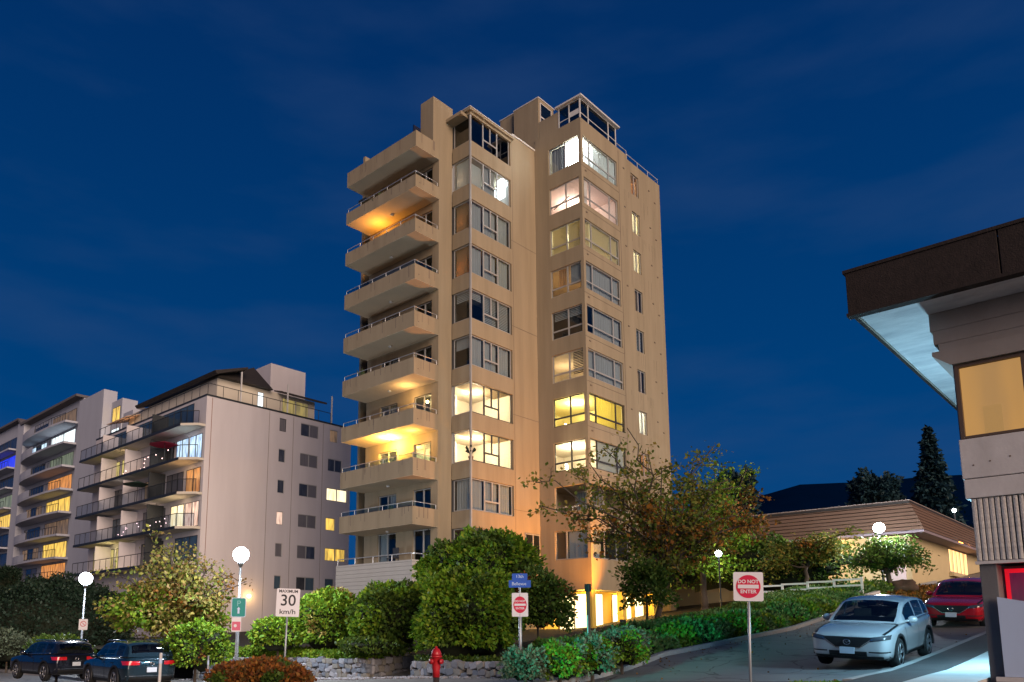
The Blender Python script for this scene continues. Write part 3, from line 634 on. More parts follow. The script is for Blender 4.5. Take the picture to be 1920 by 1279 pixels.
# ------------------------------------------------------------------ pale apartment block left of the tower
M_low = mat('plaster_pale', (.57, .53, .545), .9, noise=(.9, .5, (.45, .415, .43), (1, 1, .12)), bump=(18, .1, .02))
M_lowsof = mat('plaster_cream', (.55, .50, .42), .9)
M_iron = mat('dark_iron', (.04, .045, .05), .5, .4)
def glow(name, col, st, c2=None, sc=3):
    """a lit pane with curtains and furniture seen through it as uneven light"""
    if name in MATS: return MATS[name]
    m = mat(name, (.1, .1, .1), .4); t = m.node_tree; b = t.nodes['Principled BSDF']
    tcn = t.nodes.new('ShaderNodeTexCoord'); n = t.nodes.new('ShaderNodeTexNoise'); n.inputs['Scale'].default_value = sc; n.inputs['Detail'].default_value = 3
    mpn = t.nodes.new('ShaderNodeMapping'); mpn.inputs['Scale'].default_value = (1.1, 1.1, .22)
    r = t.nodes.new('ShaderNodeValToRGB'); r.color_ramp.elements[0].position = .36; r.color_ramp.elements[1].position = .62
    r.color_ramp.elements[0].color = (*(c2 or [c*.35 for c in col]), 1); r.color_ramp.elements[1].color = (*col, 1)
    t.links.new(tcn.outputs['Object'], mpn.inputs[0]); t.links.new(mpn.outputs[0], n.inputs['Vector']); t.links.new(n.outputs[0], r.inputs[0]); t.links.new(r.outputs[0], b.inputs['Emission Color']); b.inputs['Emission Strength'].default_value = st
    return m
G_y = glow('glow_yellow', (1, .62, .10), 1.25); G_yw = glow('glow_warm_white', (1, .86, .55), 1.6, (.8, .6, .3)); G_w = glow('glow_white', (.9, .98, 1), 1.7, (.5, .62, .66))
G_o = glow('glow_orange', (1, .38, .08), .9, (.35, .12, .03)); G_b = glow('glow_blue', (.02, .05, 1), 1.1, (.0, .02, .5), 4); G_c = glow('glow_cyan_white', (.7, .92, 1), 1.3, (.15, .25, .5), 4)
G_p = glow('glow_pinkish', (1, .72, .55), 1.1, (.5, .25, .18), 4); G_g = glow('glow_dim_green', (.22, .26, .17), .8, (.08, .1, .07)); G_d = glow('glow_dim_brown', (.35, .2, .1), .6, (.08, .05, .03))
G_dg = glow('glow_dull_yellow', (.75, .6, .18), .9, (.3, .22, .06))
M_pane = mat('pane_dark', (.03, .035, .045), .08, spec=.6, noise=(2.5, .7, (.10, .10, .11), (1, 1, .2)))
M_panec = mat('pane_curtained', (.17, .16, .17), .35, spec=.5, noise=(5, .6, (.08, .08, .09), (4, 4, .1)))
M_paneb = mat('pane_blueish', (.05, .09, .13), .15, spec=.6, noise=(3, .6, (.10, .14, .17), (1, 1, .2)))
def simplewin(root, ax, v, a, b, z0, z1, n, gm, fm=None, label=None, proud=.0):
    """a shallow window for a building far off: frame and n panes"""
    mb = MB(); w = .05
    us = [a+(b-a)*i/n for i in range(n+1)]
    for i in range(n):
        B3(mb, ax, v, us[i], us[i]+w, -.03-proud, .05, z0, z1); B3(mb, ax, v, us[i+1]-w, us[i+1], -.031-proud, .05, z0, z1)
        B3(mb, ax, v, us[i]+w, us[i+1]-w, -.029-proud, .05, z0, z0+w); B3(mb, ax, v, us[i]+w, us[i+1]-w, -.029-proud, .05, z1-w, z1)
    f = mb.build('window', fm or M_frame, root, label=label)
    for i in range(n):
        g = MB(); B3(g, ax, v, us[i]+w, us[i+1]-w, -.012-proud, .0, z0+w, z1-w); g.build('pane', gm[i % len(gm)] if isinstance(gm, (list, tuple)) else gm, f)
    return f
Lw = thing('apartment_block', 'pale mid-rise apartment block with long side balconies and a dark-roofed penthouse', 'apartment building', 36, 60, 0)
Q1, P1 = 55.02, 29.2
rows = [18.70, 16.03, 13.38, 10.70, 8.02, 5.34]
c1 = (35.92, 36.58); c2 = (38.08, 39.95); c3 = (40.95, 43.3)
ops = []
for z in rows: ops += [(c1[0], c1[1], z, z+1.13), (c2[0], c2[1], z, z+1.12)]
c3w = [(41.2, 42.05), (41.05, 42.6), (41.0, 43.25), (40.98, 42.0), (40.98, 43.2), (41.05, 42.0)]
for z, (a, b) in zip(rows, c3w): ops.append((a, b, z, z+1.12))
mb = MB(); wall(mb, 'q', Q1, P1, 43.6, -1, 20.3, ops, d=.12); wall(mb, 'p', P1, Q1, 76.4, -1, 20.3)
mb.quad((P1, Q1, 20.3), (43.6, Q1, 20.3), (43.6, 76.4, 20.3), (P1, 76.4, 20.3)); mb.quad((43.6, Q1, -1), (43.6, 76.4, -1), (43.6, 76.4, 20.3), (43.6, Q1, 20.3))
mb.build('wall', M_low, Lw, fixn=False)
mb = MB(); mb.box(P1-.05, 43.65, Q1-.04, Q1-.002, 20.28, 20.42); mb.box(P1-.04, P1-.002, Q1, 76.4, 20.28, 20.42); mb.build('coping', M_iron, Lw)
mb = MB(); mb.box(P1+.45, P1+.49, Q1-.02, Q1-.003, 1, 20.2); mb.build('downpipe', mat('rusty', (.25, .13, .10), .8), Lw)
mb = MB()
for p in (37.3, 40.45, 34.9): mb.box(p, p+.03, Q1-.008, Q1-.001, 0, 20.2)
mb.build('joint', M_joint, Lw)
g1 = [M_panec, M_pane, M_pane, G_p, M_panec, M_paneb]
g2 = [[M_pane, M_panec], [M_panec, M_panec], [M_pane, M_panec], [M_panec, M_panec], [M_panec, M_pane], [M_pane, M_paneb]]
g3 = [[G_d], [M_pane, M_pane], [G_yw, G_yw], [G_y], [G_y, G_y], [M_paneb]]
for i, z in enumerate(rows):
    simplewin(Lw, 'q', Q1+.08, c1[0], c1[1], z, z+1.13, 1, g1[i], fm=M_frame if i != 0 else M_darkframe)
    simplewin(Lw, 'q', Q1+.08, c2[0], c2[1], z, z+1.12, 2, g2[i])
    a, b = c3w[i]; simplewin(Lw, 'q', Q1+.08, a, b, z, z+1.12, len(g3[i]), g3[i], label={2: 'wide brightly lit window', 3: 'yellow lit window', 4: 'wide yellow lit window'}.get(i))
fl = [17.80, 15.08, 12.38, 9.70, 7.0]
lit_sec = {0: [(57, 75, M_paneb)], 1: [(55.4, 57.4, G_c), (57.6, 59.6, G_c), (60, 63, M_pane), (67, 70, G_dg), (70.5, 74, G_dg)], 2: [(55.4, 57.7, G_o), (58.2, 61, M_panec), (62, 65, G_d), (67, 74, M_pane)],
           3: [(55.4, 57.6, G_p), (57.8, 60, G_yw), (61, 65, M_panec), (68, 74, M_paneb)], 4: [(55.4, 59, M_paneb), (61, 65, M_pane), (67, 70, G_dg), (70.5, 75, G_dg)]}
for i, z in enumerate(fl):
    mb = MB(); mb.prism([(P1-.01, 55.05), (P1-.55, 55.06), (27.72, 56.2), (27.72, 76.2), (P1-.01, 76.2)], 2, z-.02, z+.17)
    bl = mb.build('balcony', [M_lowsof], Lw)
    mb = MB(); mb.box(27.69, 27.715, 56.2, 76.2, z-.03, z+.19); mb.build('slab_edge', M_iron, bl)
    rail(bl, [(P1-.55, 55.1), (27.76, 56.2), (27.76, 76.1)], z+1.15, z+.17, m=M_iron, step=1.25, r=.03, glass=glassmat('bluish_panel', (.60, .66, .76), .10) if i in (0, 2, 3) else None)
    for a, b, gm in lit_sec[i]:
        n = max(1, round((b-a)/1.1)); simplewin(Lw, 'p', P1, a, b, z+.25, z+2.25, n, gm, name_ := None) if False else simplewin(Lw, 'p', P1, a, b, z+.25, z+2.25, n, gm, fm=M_iron)
    for q in (61.3, 66.2, 71.2):
        mb = MB(); mb.box(27.8, P1-.01, q, q+.1, z+.18, z+2.45 if i else z+1.9); mb.build('divider', M_iron if q == 61.3 else M_low, Lw)
for (zz, q, col, en) in ((16.9, 57, (.7, .85, 1), 14), (14.2, 57, (1, .6, .25), 26), (11.6, 57.5, (1, .75, .45), 22), (11.9, 62, (.9, .7, .6), 8), (9.0, 70, (1, .85, .35), 26), (17.2, 68, (1, .7, .4), 10), (14.5, 68, (.8, .7, .7), 6)):
    lamp('balcony_light', 'POINT', (28.4, q, zz), en, col, .12, Lw)
M_fairy = mat('fairy_bulbs', (1, 1, 1), .5, emit=(1, .6, .55), es=4)
for i in range(26):
    mb = MB(); q = 58+rng.random()*9; z = 9.9+rng.random()*.9 if i < 16 else 15.3+rng.random()*.9
    mb.ball((27.9, q, z), .045, 6, 4); mb.build('fairy_light', M_fairy, Lw)
# roof terrace and penthouse
rail(Lw, [(P1+.1, 76), (P1+.1, Q1+.1), (41.3, Q1+.1)], 21.35, 20.42, m=M_iron, step=1.3, r=.03)
M_slate = mat('dark_roofing', (.028, .024, .022), .7, noise=(5, .5, (.05, .04, .035), (1, 1, 1)))
mb = MB(); mb.box(31.2, 41.0, 57.2, 74, 20.31, 22.75); mb.build('penthouse_wall', M_lowsof, Lw)
mb = MB(); mb.prism([(30.6, 22.7), (33.4, 23.75), (33.4, 23.95), (30.4, 22.95)], 1, 56.2, 71.0); mb.build('roof', M_slate, Lw)
mb = MB(); mb.add([(31.0, 56.6, 22.7), (36.2, 56.6, 22.7), (36.2, 60, 22.7), (31.0, 60, 22.7), (33.6, 58.6, 23.9), (35.4, 58.6, 25.0)], [(0, 1, 5, 4), (1, 2, 5), (2, 3, 4, 5), (3, 0, 4), (3, 2, 1, 0)]); mb.build('roof', M_slate, Lw)
mb = MB(); mb.prism([(56.4, 22.55), (57.6, 22.95), (57.6, 23.05), (56.4, 22.72)], 0, 36.9, 41.8); mb.build('roof', M_slate, Lw)
lb = onq(508, 690, 60); rb = onq(573, 700, 60)
mb = MB(); mb.box(lb[0], rb[0], 60, 62.5, 22, onq(540, 690, 60)[2]); mb.build('lift_house', M_low, Lw)
simplewin(Lw, 'q', 57.19, 35.0, 35.6, 20.7, 22.4, 1, G_w, label='bright narrow door to the roof terrace')
simplewin(Lw, 'q', 57.19, 37.5, 40.3, 20.6, 22.4, 2, glow('glow_faint_yellow', (.6, .45, .12), .55, (.25, .2, .08)))
mb = MB()
for p in (32.2, 36.7, 41.4): mb.box(p, p+.1, Q1+.12, Q1+.22, 20.4, 23.0)
mb.build('post', M_white, Lw)
mb = MB(); mb.prism([(29.9, 21.9), (32, 22.6), (32, 22.66), (29.9, 21.96)], 1, 71.5, 76.0); mb.build('awning', mat('tan_awning', (.62, .42, .27), .8), Lw)
lamp('terrace_light', 'POINT', (31, 73, 21.2), 20, (1, .62, .35), .12, Lw)
lamp('terrace_light', 'POINT', (34, 56.0, 22.3), 16, (1, .75, .5), .12, Lw)
M_yl = mat('warm_wall_lamp', (1, .7, .3), .5, emit=(1, .6, .2), es=14)
wl = onq(467, 1118, Q1-.2)
mb = MB(); mb.ball((wl[0], wl[1], wl[2]), .16, 10, 6); mb.build('wall_lamp', M_yl, Lw, smooth=True)
lamp('wall_lamp_light', 'POINT', (wl[0], wl[1]-.5, wl[2]), 45, (1, .58, .2), .1, Lw)
def umbrella(p, q, z, col, lab):
    u = thing('patio_umbrella', lab, 'umbrella', p, q, z)
    mb = MB(); mb.tube([(p, q, z), (p, q, z+2.0)], .025, 6); mb.build('pole', M_iron, u)
    n = 8; vs = [(p, q, z+2.05)]+[(p+1.25*math.cos(2*PI*i/n), q+1.25*math.sin(2*PI*i/n), z+1.72) for i in range(n)]+[(p, q, z+1.98)]
    MB().add(vs, [(0, i+1, (i+1) % n+1) for i in range(n)]+[(n+1, (i+1) % n+1, i+1) for i in range(n)]).build('canopy', mat('umbrella_'+lab.split()[0], col, .8), u, fixn=False)
umbrella(28.35, 60.0, 15.1+.17-.05, (.35, .02, .05), 'red patio umbrella open on a balcony of the pale block')
umbrella(28.35, 64.6, 12.4+.17-.05, (.02, .06, .04), 'dark green patio umbrella open on a lower balcony of the pale block')

# ------------------------------------------------------------------ far apartment tower at the left edge
M_ft = mat('grey_render', (.42, .435, .50), .9, noise=(.6, .5, (.33, .34, .40), (1, 1, .2)))
F = thing('apartment_tower', 'grey apartment tower with rounded balconies behind the dark hedge', 'apartment building', 36, 100, 0)
FP = 35.6
mb = MB(); mb.box(FP, 37.2, 91.9, 99.3, 0, 30.4); mb.build('stair_tower', M_ft, F, bevel=.02)
mb = MB(); mb.box(FP+1.0, 38.4, 88.9, 91.89, 0, 28.9); mb.box(FP+1.2, 38.3, 86.3, 88.89, 0, 27.0); mb.build('wall', M_ft, F)
mb = MB(); mb.box(FP+.5, 46, 99.31, 119.5, 0, 31.0); mb.box(FP-.3, 46, 118.6, 121.2, 0, 31.5); mb.box(FP+.3, 46, 121.21, 140, 0, 32.0); mb.build('wall', M_ft, F)
mb = MB(); mb.prism([(99.2, 31.0), (119.7, 31.0), (121, 32.0), (141, 32.1), (141, 32.4), (121, 32.3), (119.5, 31.35), (99.2, 31.3)], 0, FP-.5, 46); mb.build('roof', mat('roof_dark', (.12, .11, .115), .8), F)
lv = [27.65, 24.95, 22.0, 19.1, 16.25, 13.4, 10.6, 7.9]
gl = [G_d, G_w, G_g, G_o, G_y, G_d, G_y, G_o]; gl2 = [M_pane, G_c, M_pane, M_pane, G_d, M_pane, G_d, M_panec]
for i, z in enumerate(lv):
    pts = [(FP+.45, 99.7), (FP-1.3, 99.9), (FP-1.6, 104)]+[(FP-1.6+1.5*(1-math.cos(t*PI/2/5)), 110+8*math.sin(t*PI/2/5)) for t in range(0, 6)]+[(FP+.45, 118.4)]
    mb = MB(); mb.prism(pts, 2, z, z+.25); bl = mb.build('balcony', M_ft, F)
    mb = MB(); pr = pts[3:]
    vs = [(a, b, zz) for a, b in pr for zz in (z+.2, z+1.15)]; mb.add(vs, [(2*j, 2*j+2, 2*j+3, 2*j+1) for j in range(len(pr)-1)]); mb.build('parapet', M_ft, bl, fixn=False)
    rail(bl, [(FP-1.3, 99.95), (FP-1.55, 104), (FP-1.55, 109.8)], z+1.15, z+.25, m=M_iron, step=.9, r=.035)
    simplewin(F, 'p', FP+.5, 101.3, 109.5, z+.4, z+2.45, 2, gl[i], fm=M_darkframe, label='lit balcony window' if gl[i] in (G_w, G_y, G_o) else None)
    simplewin(F, 'p', FP+.5, 111.2, 117.3, z+.9, z+2.3, 3, [gl2[i], M_pane, gl2[i]], fm=M_darkframe)
cw = [G_y, G_w, G_c, G_o, G_y, G_y, G_w]
for i, y in enumerate((790, 828, 874, 906, 946, 989, 1031)):
    zc = onp(188, y, FP+1)[2]; hh = .5 if i == 2 else .85
    simplewin(F, 'p', FP+1.0, 89.3, 91.4, zc-hh, zc+hh, 2, cw[i], fm=M_darkframe)
for i, z in enumerate(lv):
    simplewin(F, 'p', FP+.3, 123, 132, z+.5, z+2.4, 3, [G_b if i == 1 else (G_y if i == 4 else (G_g if i in (3, ) else M_pane))]*3, fm=M_darkframe, label='blue lit window' if i == 1 else None)
    mb = MB(); mb.box(FP-1.2, FP+.29, 121.5, 134, z, z+.22); b_ = mb.build('balcony', M_ft, F); rail(b_, [(FP-1.1, 122), (FP-1.1, 134)], z+1.1, z+.2, m=M_iron, step=1.2, r=.035)

# ------------------------------------------------------------------ low brown-roofed hall uphill on the right
H = thing('hall', 'low cream hall with a deep brown sloping roof band uphill of the parked cars', 'building', 51, 12, 4)
M_hall = mat('hall_stucco', (.58, .46, .26), .9, noise=(1, .4, (.48, .38, .22), (1, 1, 1)), bump=(20, .15, .02))
HP, HQ = 50.9, 11.67
mb = MB(); mb.box(HP+.25, 72, HQ+.3, 34, 2, 8.0); mb.build('wall', M_hall, H)
nb = 8
for i in range(nb):
    t0, t1 = i/nb, (i+1)/nb-.02; zf = lambda t: 7.72+1.85*t; off = lambda t: -.75+.85*t+.03
    mb = MB()
    o0, o1 = off(t0), off(t1)-.0
    z0, z1 = zf(t0), zf(t1)
    mb.add([(HP+o0-.008, HQ+o0-.008, z0), (HP+o1, HQ+o1, z1), (HP+o1, 34, z1), (HP+o0-.008, 34, z0)], [(0, 1, 2, 3)])
    mb.add([(HP+o0-.008, HQ+o0-.008, z0), (HP+o1, HQ+o1, z1), (72, HQ+o1, z1), (72, HQ+o0-.008, z0)], [(0, 1, 2, 3)])
    mb.add([(HP+o0-.05, HQ+o0-.05, z0), (HP+o0+.06, HQ+o0+.06, z0-.001), (HP+o0+.06, 34, z0-.001), (HP+o0-.05, 34, z0)], [(0, 1, 2, 3)])
    mb.build('roof_board', mat('cedar_brown', (.165, .10, .068), .85, noise=(2, .6, (.12, .072, .05), (1, .3, 1))), H, fixn=False)
mb = MB(); mb.box(HP+.0, 72, HQ+.05, 34, 9.4, 9.55); mb.build('roof', M_slate, H)
mb = MB(); mb.box(HP+.08, HP+.14, HQ+.1, 34, 9.56, 9.63); mb.box(HP+.14, 72, HQ+.1, HQ+.15, 9.56, 9.63); mb.build('roof_flashing', mat('flashing', (.30, .24, .21), .6), H)
mb = MB(); mb.box(HP-.7, HP+.25, HQ-.7, 34, 7.55, 7.70); mb.box(HP+.25, 72, HQ-.7, HQ+.3, 7.55, 7.70); mb.build('soffit', mat('lilac_fascia', (.24, .19, .21), .8), H)
a = onp(1660, 1085, HP+.2); b = onp(1700, 1085, HP+.2)
mb = MB(); mb.box(HP+.18, HP+.24, b[1], a[1], 4.3, 5.75); mb.build('door', mat('pale_door', (.62, .5, .5), .6), H)
pw0, pw1 = onq(1779, 1050, HQ+.3)[0], 66.5
simplewin(H, 'q', HQ+.3, pw0, pw1, 5.9, 7.5, 5, glow('glow_hall', (1, .55, .2), 2.6, (.55, .26, .09), 1.5), fm=M_frame)
mb = MB(); mb.box(pw0-.3, 70, HQ+.02, HQ+.28, 5.6, 5.85); mb.build('window_sill', M_hall, H)
lp = onq(1806, 1021, HQ-.3)
mb = MB(); mb.ball((lp[0], HQ-.1, lp[2]), .22, 10, 6); mb.build('wall_lamp', mat('amber_lamp', (1, .4, .1), .5, emit=(1, .30, .05), es=14), H, smooth=True)
lamp('wall_lamp_light', 'POINT', (lp[0], HQ-.6, lp[2]-.1), 200, (1, .33, .1), .15, H)
lamp('eave_light', 'POINT', (HP-.9, 16.5, 7.2), 260, (1, .62, .2), .1, H)
lamp('eave_light', 'POINT', (HP-.9, 22, 7.1), 260, (1, .52, .12), .1, H)
mb = MB(); mb.box(47.4, 50.1, 18.8, 30, 6.95, 7.1); cp = mb.build('canopy', M_white, H)
mb = MB(); mb.box(47.3, 47.39, 18.8, 30, 6.2, 6.94); mb.build('fascia', mat('green_board', (.10, .22, .08), .7), cp)
mb = MB()
for q in (19.2, 23, 27): mb.box(47.5, 47.65, q, q+.15, 3, 6.94)
mb.build('post', M_white, cp)
sl = at(1347, 1038, 41)
cl_ = thing('canopy_lamp', 'small bright white lamp among the leaves beside the hall', 'lamp', sl[0], sl[1], sl[2])
mb = MB(); mb.ball(sl, .17, 12, 8); mb.build('globe', globemat('white_globe_small', (.85, .95, 1), 18), cl_, smooth=True)
mb = MB(); mb.tube([(sl[0], sl[1], height(sl[0], sl[1])), (sl[0], sl[1], sl[2]-.1)], .04, 6); mb.build('post', M_iron, cl_)
lamp('globe_light', 'POINT', (sl[0], sl[1], sl[2]), 160, (.85, .95, 1), .15, cl_)

# ------------------------------------------------------------------ concrete building at the right edge
C = thing('concrete_building', 'near concrete building with a deep dark roof overhang and a ribbed panel', 'building', 15.3, 2.6, 1)
CP = 15.3
M_c1 = mat('board_marked_concrete', (.30, .27, .25), .85, noise=(1.6, .6, (.22, .19, .175), (1, 1, .5)), bump=(9, .35, .02))
M_fas = mat('dark_fascia', (.030, .022, .020), .9, noise=(9, .7, (.014, .011, .010), (1, 1, 1)), bump=(40, .5, .02))
M_sof = mat('rough_soffit', (.66, .64, .64), .9, noise=(1.1, .8, (.36, .36, .39), (2.5, .8, 1)), bump=(6, .5, .04))
M_wht = mat('white_screen_bluelit', (.42, .52, .70), .5, noise=(3, .3, (.37, .46, .62), (1, 1, .3)))  # white panel; the bluish light on it is put into the colour
# roof: fascia slabs with the joint between them, rim, soffit
mb = MB(); mb.box(14.36, 14.5, 1.742, 4.02, 7.56, 8.32); f1 = mb.build('fascia', M_fas, C, bevel=.01)
mb = MB(); mb.box(14.36, 14.5, -6, 1.725, 7.56, 8.32); mb.build('fascia', M_fas, C, bevel=.01)
mb = MB(); mb.box(14.501, 26, 3.90, 4.02, 7.57, 8.30); mb.build('fascia', M_fas, C, bevel=.01)
mb = MB(); mb.box(14.34, 26, 3.78, 4.06, 8.321, 8.38); mb.box(14.34, 14.6, -6, 3.779, 8.322, 8.38); mb.box(14.33, 14.52, -6, 4.04, 7.50, 7.559); mb.build('roof_rim', M_fas, C)
mb = MB(); mb.box(14.601, 26, -6, 3.78, 8.25, 8.30); mb.build('roof', M_fas, C)
mb = MB(); mb.box(14.521, 26, -6, 3.88, 7.5325, 7.60); mb.build('soffit', M_sof, C)
mb = MB(); mb.box(14.521, 26, 3.88, 3.899, 7.50, 7.56); mb.build('soffit_trim', mat('soffit_edge', (.33, .29, .24), .8), C)
# upper wall, stepped below the soffit
for z0, z1, q in ((7.20, 7.53, 2.97), (6.95, 7.198, 2.93), (6.80, 6.948, 2.86)):
    mb = MB(); mb.box(CP+.0, 24, -6, q, z0, z1); mb.build('wall', M_c1, C, bevel=.008)
mb = MB(); mb.prism([(2.96, 6.80), (2.96, 6.73), (2.70, 6.52), (-6, 6.52), (-6, 6.80)], 0, CP-.06, 24); mb.build('lintel', M_c1, C)
mb = MB(); mb.box(CP+.02, 24, 2.62, 2.68, 5.2, 6.52); mb.box(CP+.02, CP+.3, -6, 1.62, 5.2, 6.52); mb.build('wall', M_c1, C)
mb = MB(); mb.box(CP+.0, CP+.09, 2.60, 2.66, 5.19, 6.50); mb.box(CP+.0, CP+.09, 1.66, 1.72, 5.19, 6.50); mb.box(CP+.001, CP+.088, 1.72, 2.60, 5.19, 5.235); mb.box(CP+.001, CP+.088, 1.72, 2.60, 6.455, 6.50)
wf = mb.build('window', mat('brown_frame', (.11, .075, .055), .5), C, label='amber frosted window under the overhang')
g = MB(); g.box(CP+.04, CP+.05, 1.72, 2.60, 5.235, 6.455); g.build('pane', glassmat('frosted', (.9, .82, .65), .03, .3), wf)
mo = glow('amber_frost', (.88, .54, .22), .85, (.60, .40, .22), .9); tnt = mo.node_tree
g = MB(); g.box(CP+.10, CP+.11, 1.70, 2.62, 5.2, 6.5); g.build('blind', mo, wf)
g = MB(); g.box(CP+.075, CP+.08, 2.05, 2.32, 5.24, 5.72); g.build('curtain', mat('backlit_silhouette', (.30, .24, .2), .9, emit=(.60, .42, .22), es=.72), wf)  # dim silhouette behind the frost, its backlight put in as own glow
mb = MB(); mb.box(CP, 24, -6, 2.70, 4.50, 5.185); mb.build('panel', M_conc, C, bevel=.012)
mb = MB(); mb.box(CP+.002, 24, -6, 2.685, 4.16, 4.488); mb.build('panel', M_conc, C, bevel=.012)
for q, z in ((2.52, 4.72), (2.28, 4.76), (2.0, 4.8)):
    g = MB(); g.box(CP-.004, CP-.001, q-.012, q+.012, z-.012, z+.012); g.build('form_tie_hole', M_joint, C)
mb = MB(); mb.box(CP+.10, 24, -6, 2.62, 3.10, 4.158); mb.build('panel_backing', mat('dark_concrete', (.09, .085, .08), .9), C)
rib = MB(); rib.prism([(0, -.037), (-.05, -.034), (-.062, -.026), (-.066, .0), (-.062, .026), (-.05, .034), (0, .037)], 2, 0, 1.04)
rme = rib.mesh('rib'); rme.materials.append(mat('rib_concrete', (.62, .60, .57), .9, noise=(22, .7, (.34, .32, .30), (1, 1, 1)), bump=(60, .7, .02)))
for i in range(34):
    o = child('rib', rme, C, (CP+.10-15.3, 2.575-i*.082-2.6, 3.108-1)); o.scale = (1+.1*rng.random(), .9+.2*rng.random(), 1)
mb = MB(); mb.box(CP+.03, CP+.12, -6, 2.64, 3.05, 3.099); mb.build('ledge', M_conc, C)
# pillar, dark recess, red window, curved white screen, ribbed base
mb = MB(); mb.box(CP+.10, CP+.55, 2.36, 2.60, .5, 3.049); mb.build('pillar', mat('pillar_concrete', (.15, .15, .155), .85, noise=(3, .5, (.10, .10, .10), (1, 1, .4)), bump=(30, .3, .01)), C, bevel=.01)
mb = MB(); mb.box(CP+.9, 24, -6, 2.55, .5, 3.05); mb.build('recess_wall', mat('recess_brown', (.12, .10, .09), .85), C)
mb = MB(); mb.box(CP+.86, CP+.89, 2.5, 2.55, 1, 3.0); mb.tube([(CP+.8, 2.42, 1), (CP+.8, 2.42, 3.0)], .02, 6); mb.build('pipe', M_rail, C)
M_red = mat('red_neon', (.6, .02, .03), .4, emit=(.9, .01, .03), es=.55)
mb = MB(); mb.box(CP+.80, CP+.84, 2.30, 2.36, 2.2, 3.0); mb.box(CP+.80, CP+.84, .5, 2.30, 2.93, 3.0)
rw = mb.build('red_window_frame', M_red, C)
g = MB(); g.box(CP+.82, CP+.85, .5, 2.30, 2.2, 2.93); g.build('pane', glow('glow_dark_red', (.10, .0, .03), 1, (.015, .0, .02), 5), rw)
n = 14; vs = []; fs = []
for i in range(n+1):
    q = 2.38-i*.30; pp_ = CP-.02+.10*math.sin(i*.22); zt = 2.50-.26*(1-math.exp(-i*.30))
    for dp in (0, .05): vs += [(pp_+dp, q, 1.22), (pp_+dp, q, zt)]
for i in range(n):
    a = i*4; b = a+4
    fs += [(a, b, b+1, a+1), (a+2, a+3, b+3, b+2), (a+1, b+1, b+3, a+3), (a, a+2, b+2, b)]
fs += [(0, 1, 3, 2), (n*4, n*4+2, n*4+3, n*4+1)]
MB().add(vs, fs).build('curved_screen', M_wht, C, smooth=False)
mb = MB(); mb.box(CP-.04, CP+.12, -4, 2.50, 1.14, 1.215); mb.build('base_ledge', M_conc, C)
b2 = MB(); b2.prism([(0, -.03), (-.06, -.022), (-.06, .022), (0, .03)], 2, 0, .6); bme = b2.mesh('rib'); bme.materials.append(MATS['rib_concrete'])
mb = MB(); mb.box(CP+.04, CP+.3, -4, 2.48, .5, 1.138); mb.build('base', MATS['dark_concrete'], C)
for i in range(14): child('rib', bme, C, (CP+.04-15.3, 2.44-i*.085-2.6, .53-1))
# shop-front lamp on the side wall, throwing cyan light up the soffit and over the pavement
mb = MB(); mb.box(17.9, 18.5, 2.63, 2.72, 2.9, 3.0); mb.build('side_lamp', mat('cyan_tube', (.5, 1, 1), .4, emit=(.25, .85, 1), es=10), C)
lamp('side_lamp_light', 'POINT', (18.2, 2.90, 3.3), 800, (.38, .76, 1), .12, C)
lamp('red_light', 'POINT', (CP+.4, 2.0, 2.8), 3, (1, .05, .06), .1, C)
# ------------------------------------------------------------------ planting
from mathutils import noise as mnoise
def leaves(name, P, size, m, parent, out=None, var=.45, flat=0.0):
    """one small pointed leaf per point of P (p, q, z)"""
    P = np.asarray(P, float); n = len(P); og = np.array(org(parent)) if parent is not None else np.zeros(3)
    d = rng.normal(size=(n, 3)); d[:, 2] = d[:, 2]*(1-flat)-.25
    if out is not None: d = d*.75+out*1.0
    d /= np.linalg.norm(d, axis=1)[:, None]+1e-9
    t = rng.normal(size=(n, 3)); s = np.cross(d, t); s /= np.linalg.norm(s, axis=1)[:, None]+1e-9
    L = size*(1-var+2*var*rng.random(n))[:, None]; w = L*.33
    a = P-og; c = a+d*L; mid = a+d*L*.45
    V = np.stack([a, mid+s*w, c, mid-s*w], 1).reshape(-1, 3).astype(np.float32)
    me = bpy.data.meshes.new(name); me.vertices.add(4*n); me.vertices.foreach_set('co', V.ravel())
    me.loops.add(4*n); me.loops.foreach_set('vertex_index', np.arange(4*n, dtype=np.int32))
    me.polygons.add(n); me.polygons.foreach_set('loop_start', np.arange(0, 4*n, 4, dtype=np.int32))
    me.update(calc_edges=True); me.materials.append(m)
    o = bpy.data.objects.new(name, me); COL.objects.link(o)
    if parent is not None: o.parent = parent
    else: o.rotation_euler = (0, 0, RZ)
    return o
M_bark = mat('bark', (.075, .058, .045), .9, noise=(8, .6, (.04, .03, .025), (3, 3, .6)), bump=(25, .6, .02))
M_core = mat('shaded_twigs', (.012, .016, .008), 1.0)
LG = leafmat('leaf_green', [(.04, .11, .010), (.10, .22, .016), (.18, .29, .02), (.07, .15, .012), (.27, .32, .03)])
LD = leafmat('leaf_dark_green', [(.025, .058, .010), (.06, .115, .018), (.11, .16, .022)])
LY = leafmat('leaf_autumn_green', [(.08, .12, .02), (.20, .22, .04), (.36, .32, .07), (.26, .15, .06), (.14, .20, .04), (.40, .28, .12)])
LO = leafmat('leaf_orange', [(.20, .075, .015), (.32, .13, .02), (.12, .07, .02), (.06, .05, .015)])
LR = leafmat('leaf_rust', [(.30, .10, .02), (.16, .05, .02), (.08, .06, .02), (.40, .16, .03)])
LT = leafmat('leaf_gold_green', [(.05, .085, .012), (.13, .16, .025), (.24, .17, .03), (.06, .10, .015), (.10, .13, .02)])
LS = leafmat('leaf_sage', [(.07, .10, .06), (.12, .16, .10), (.16, .20, .14), (.06, .08, .05)])
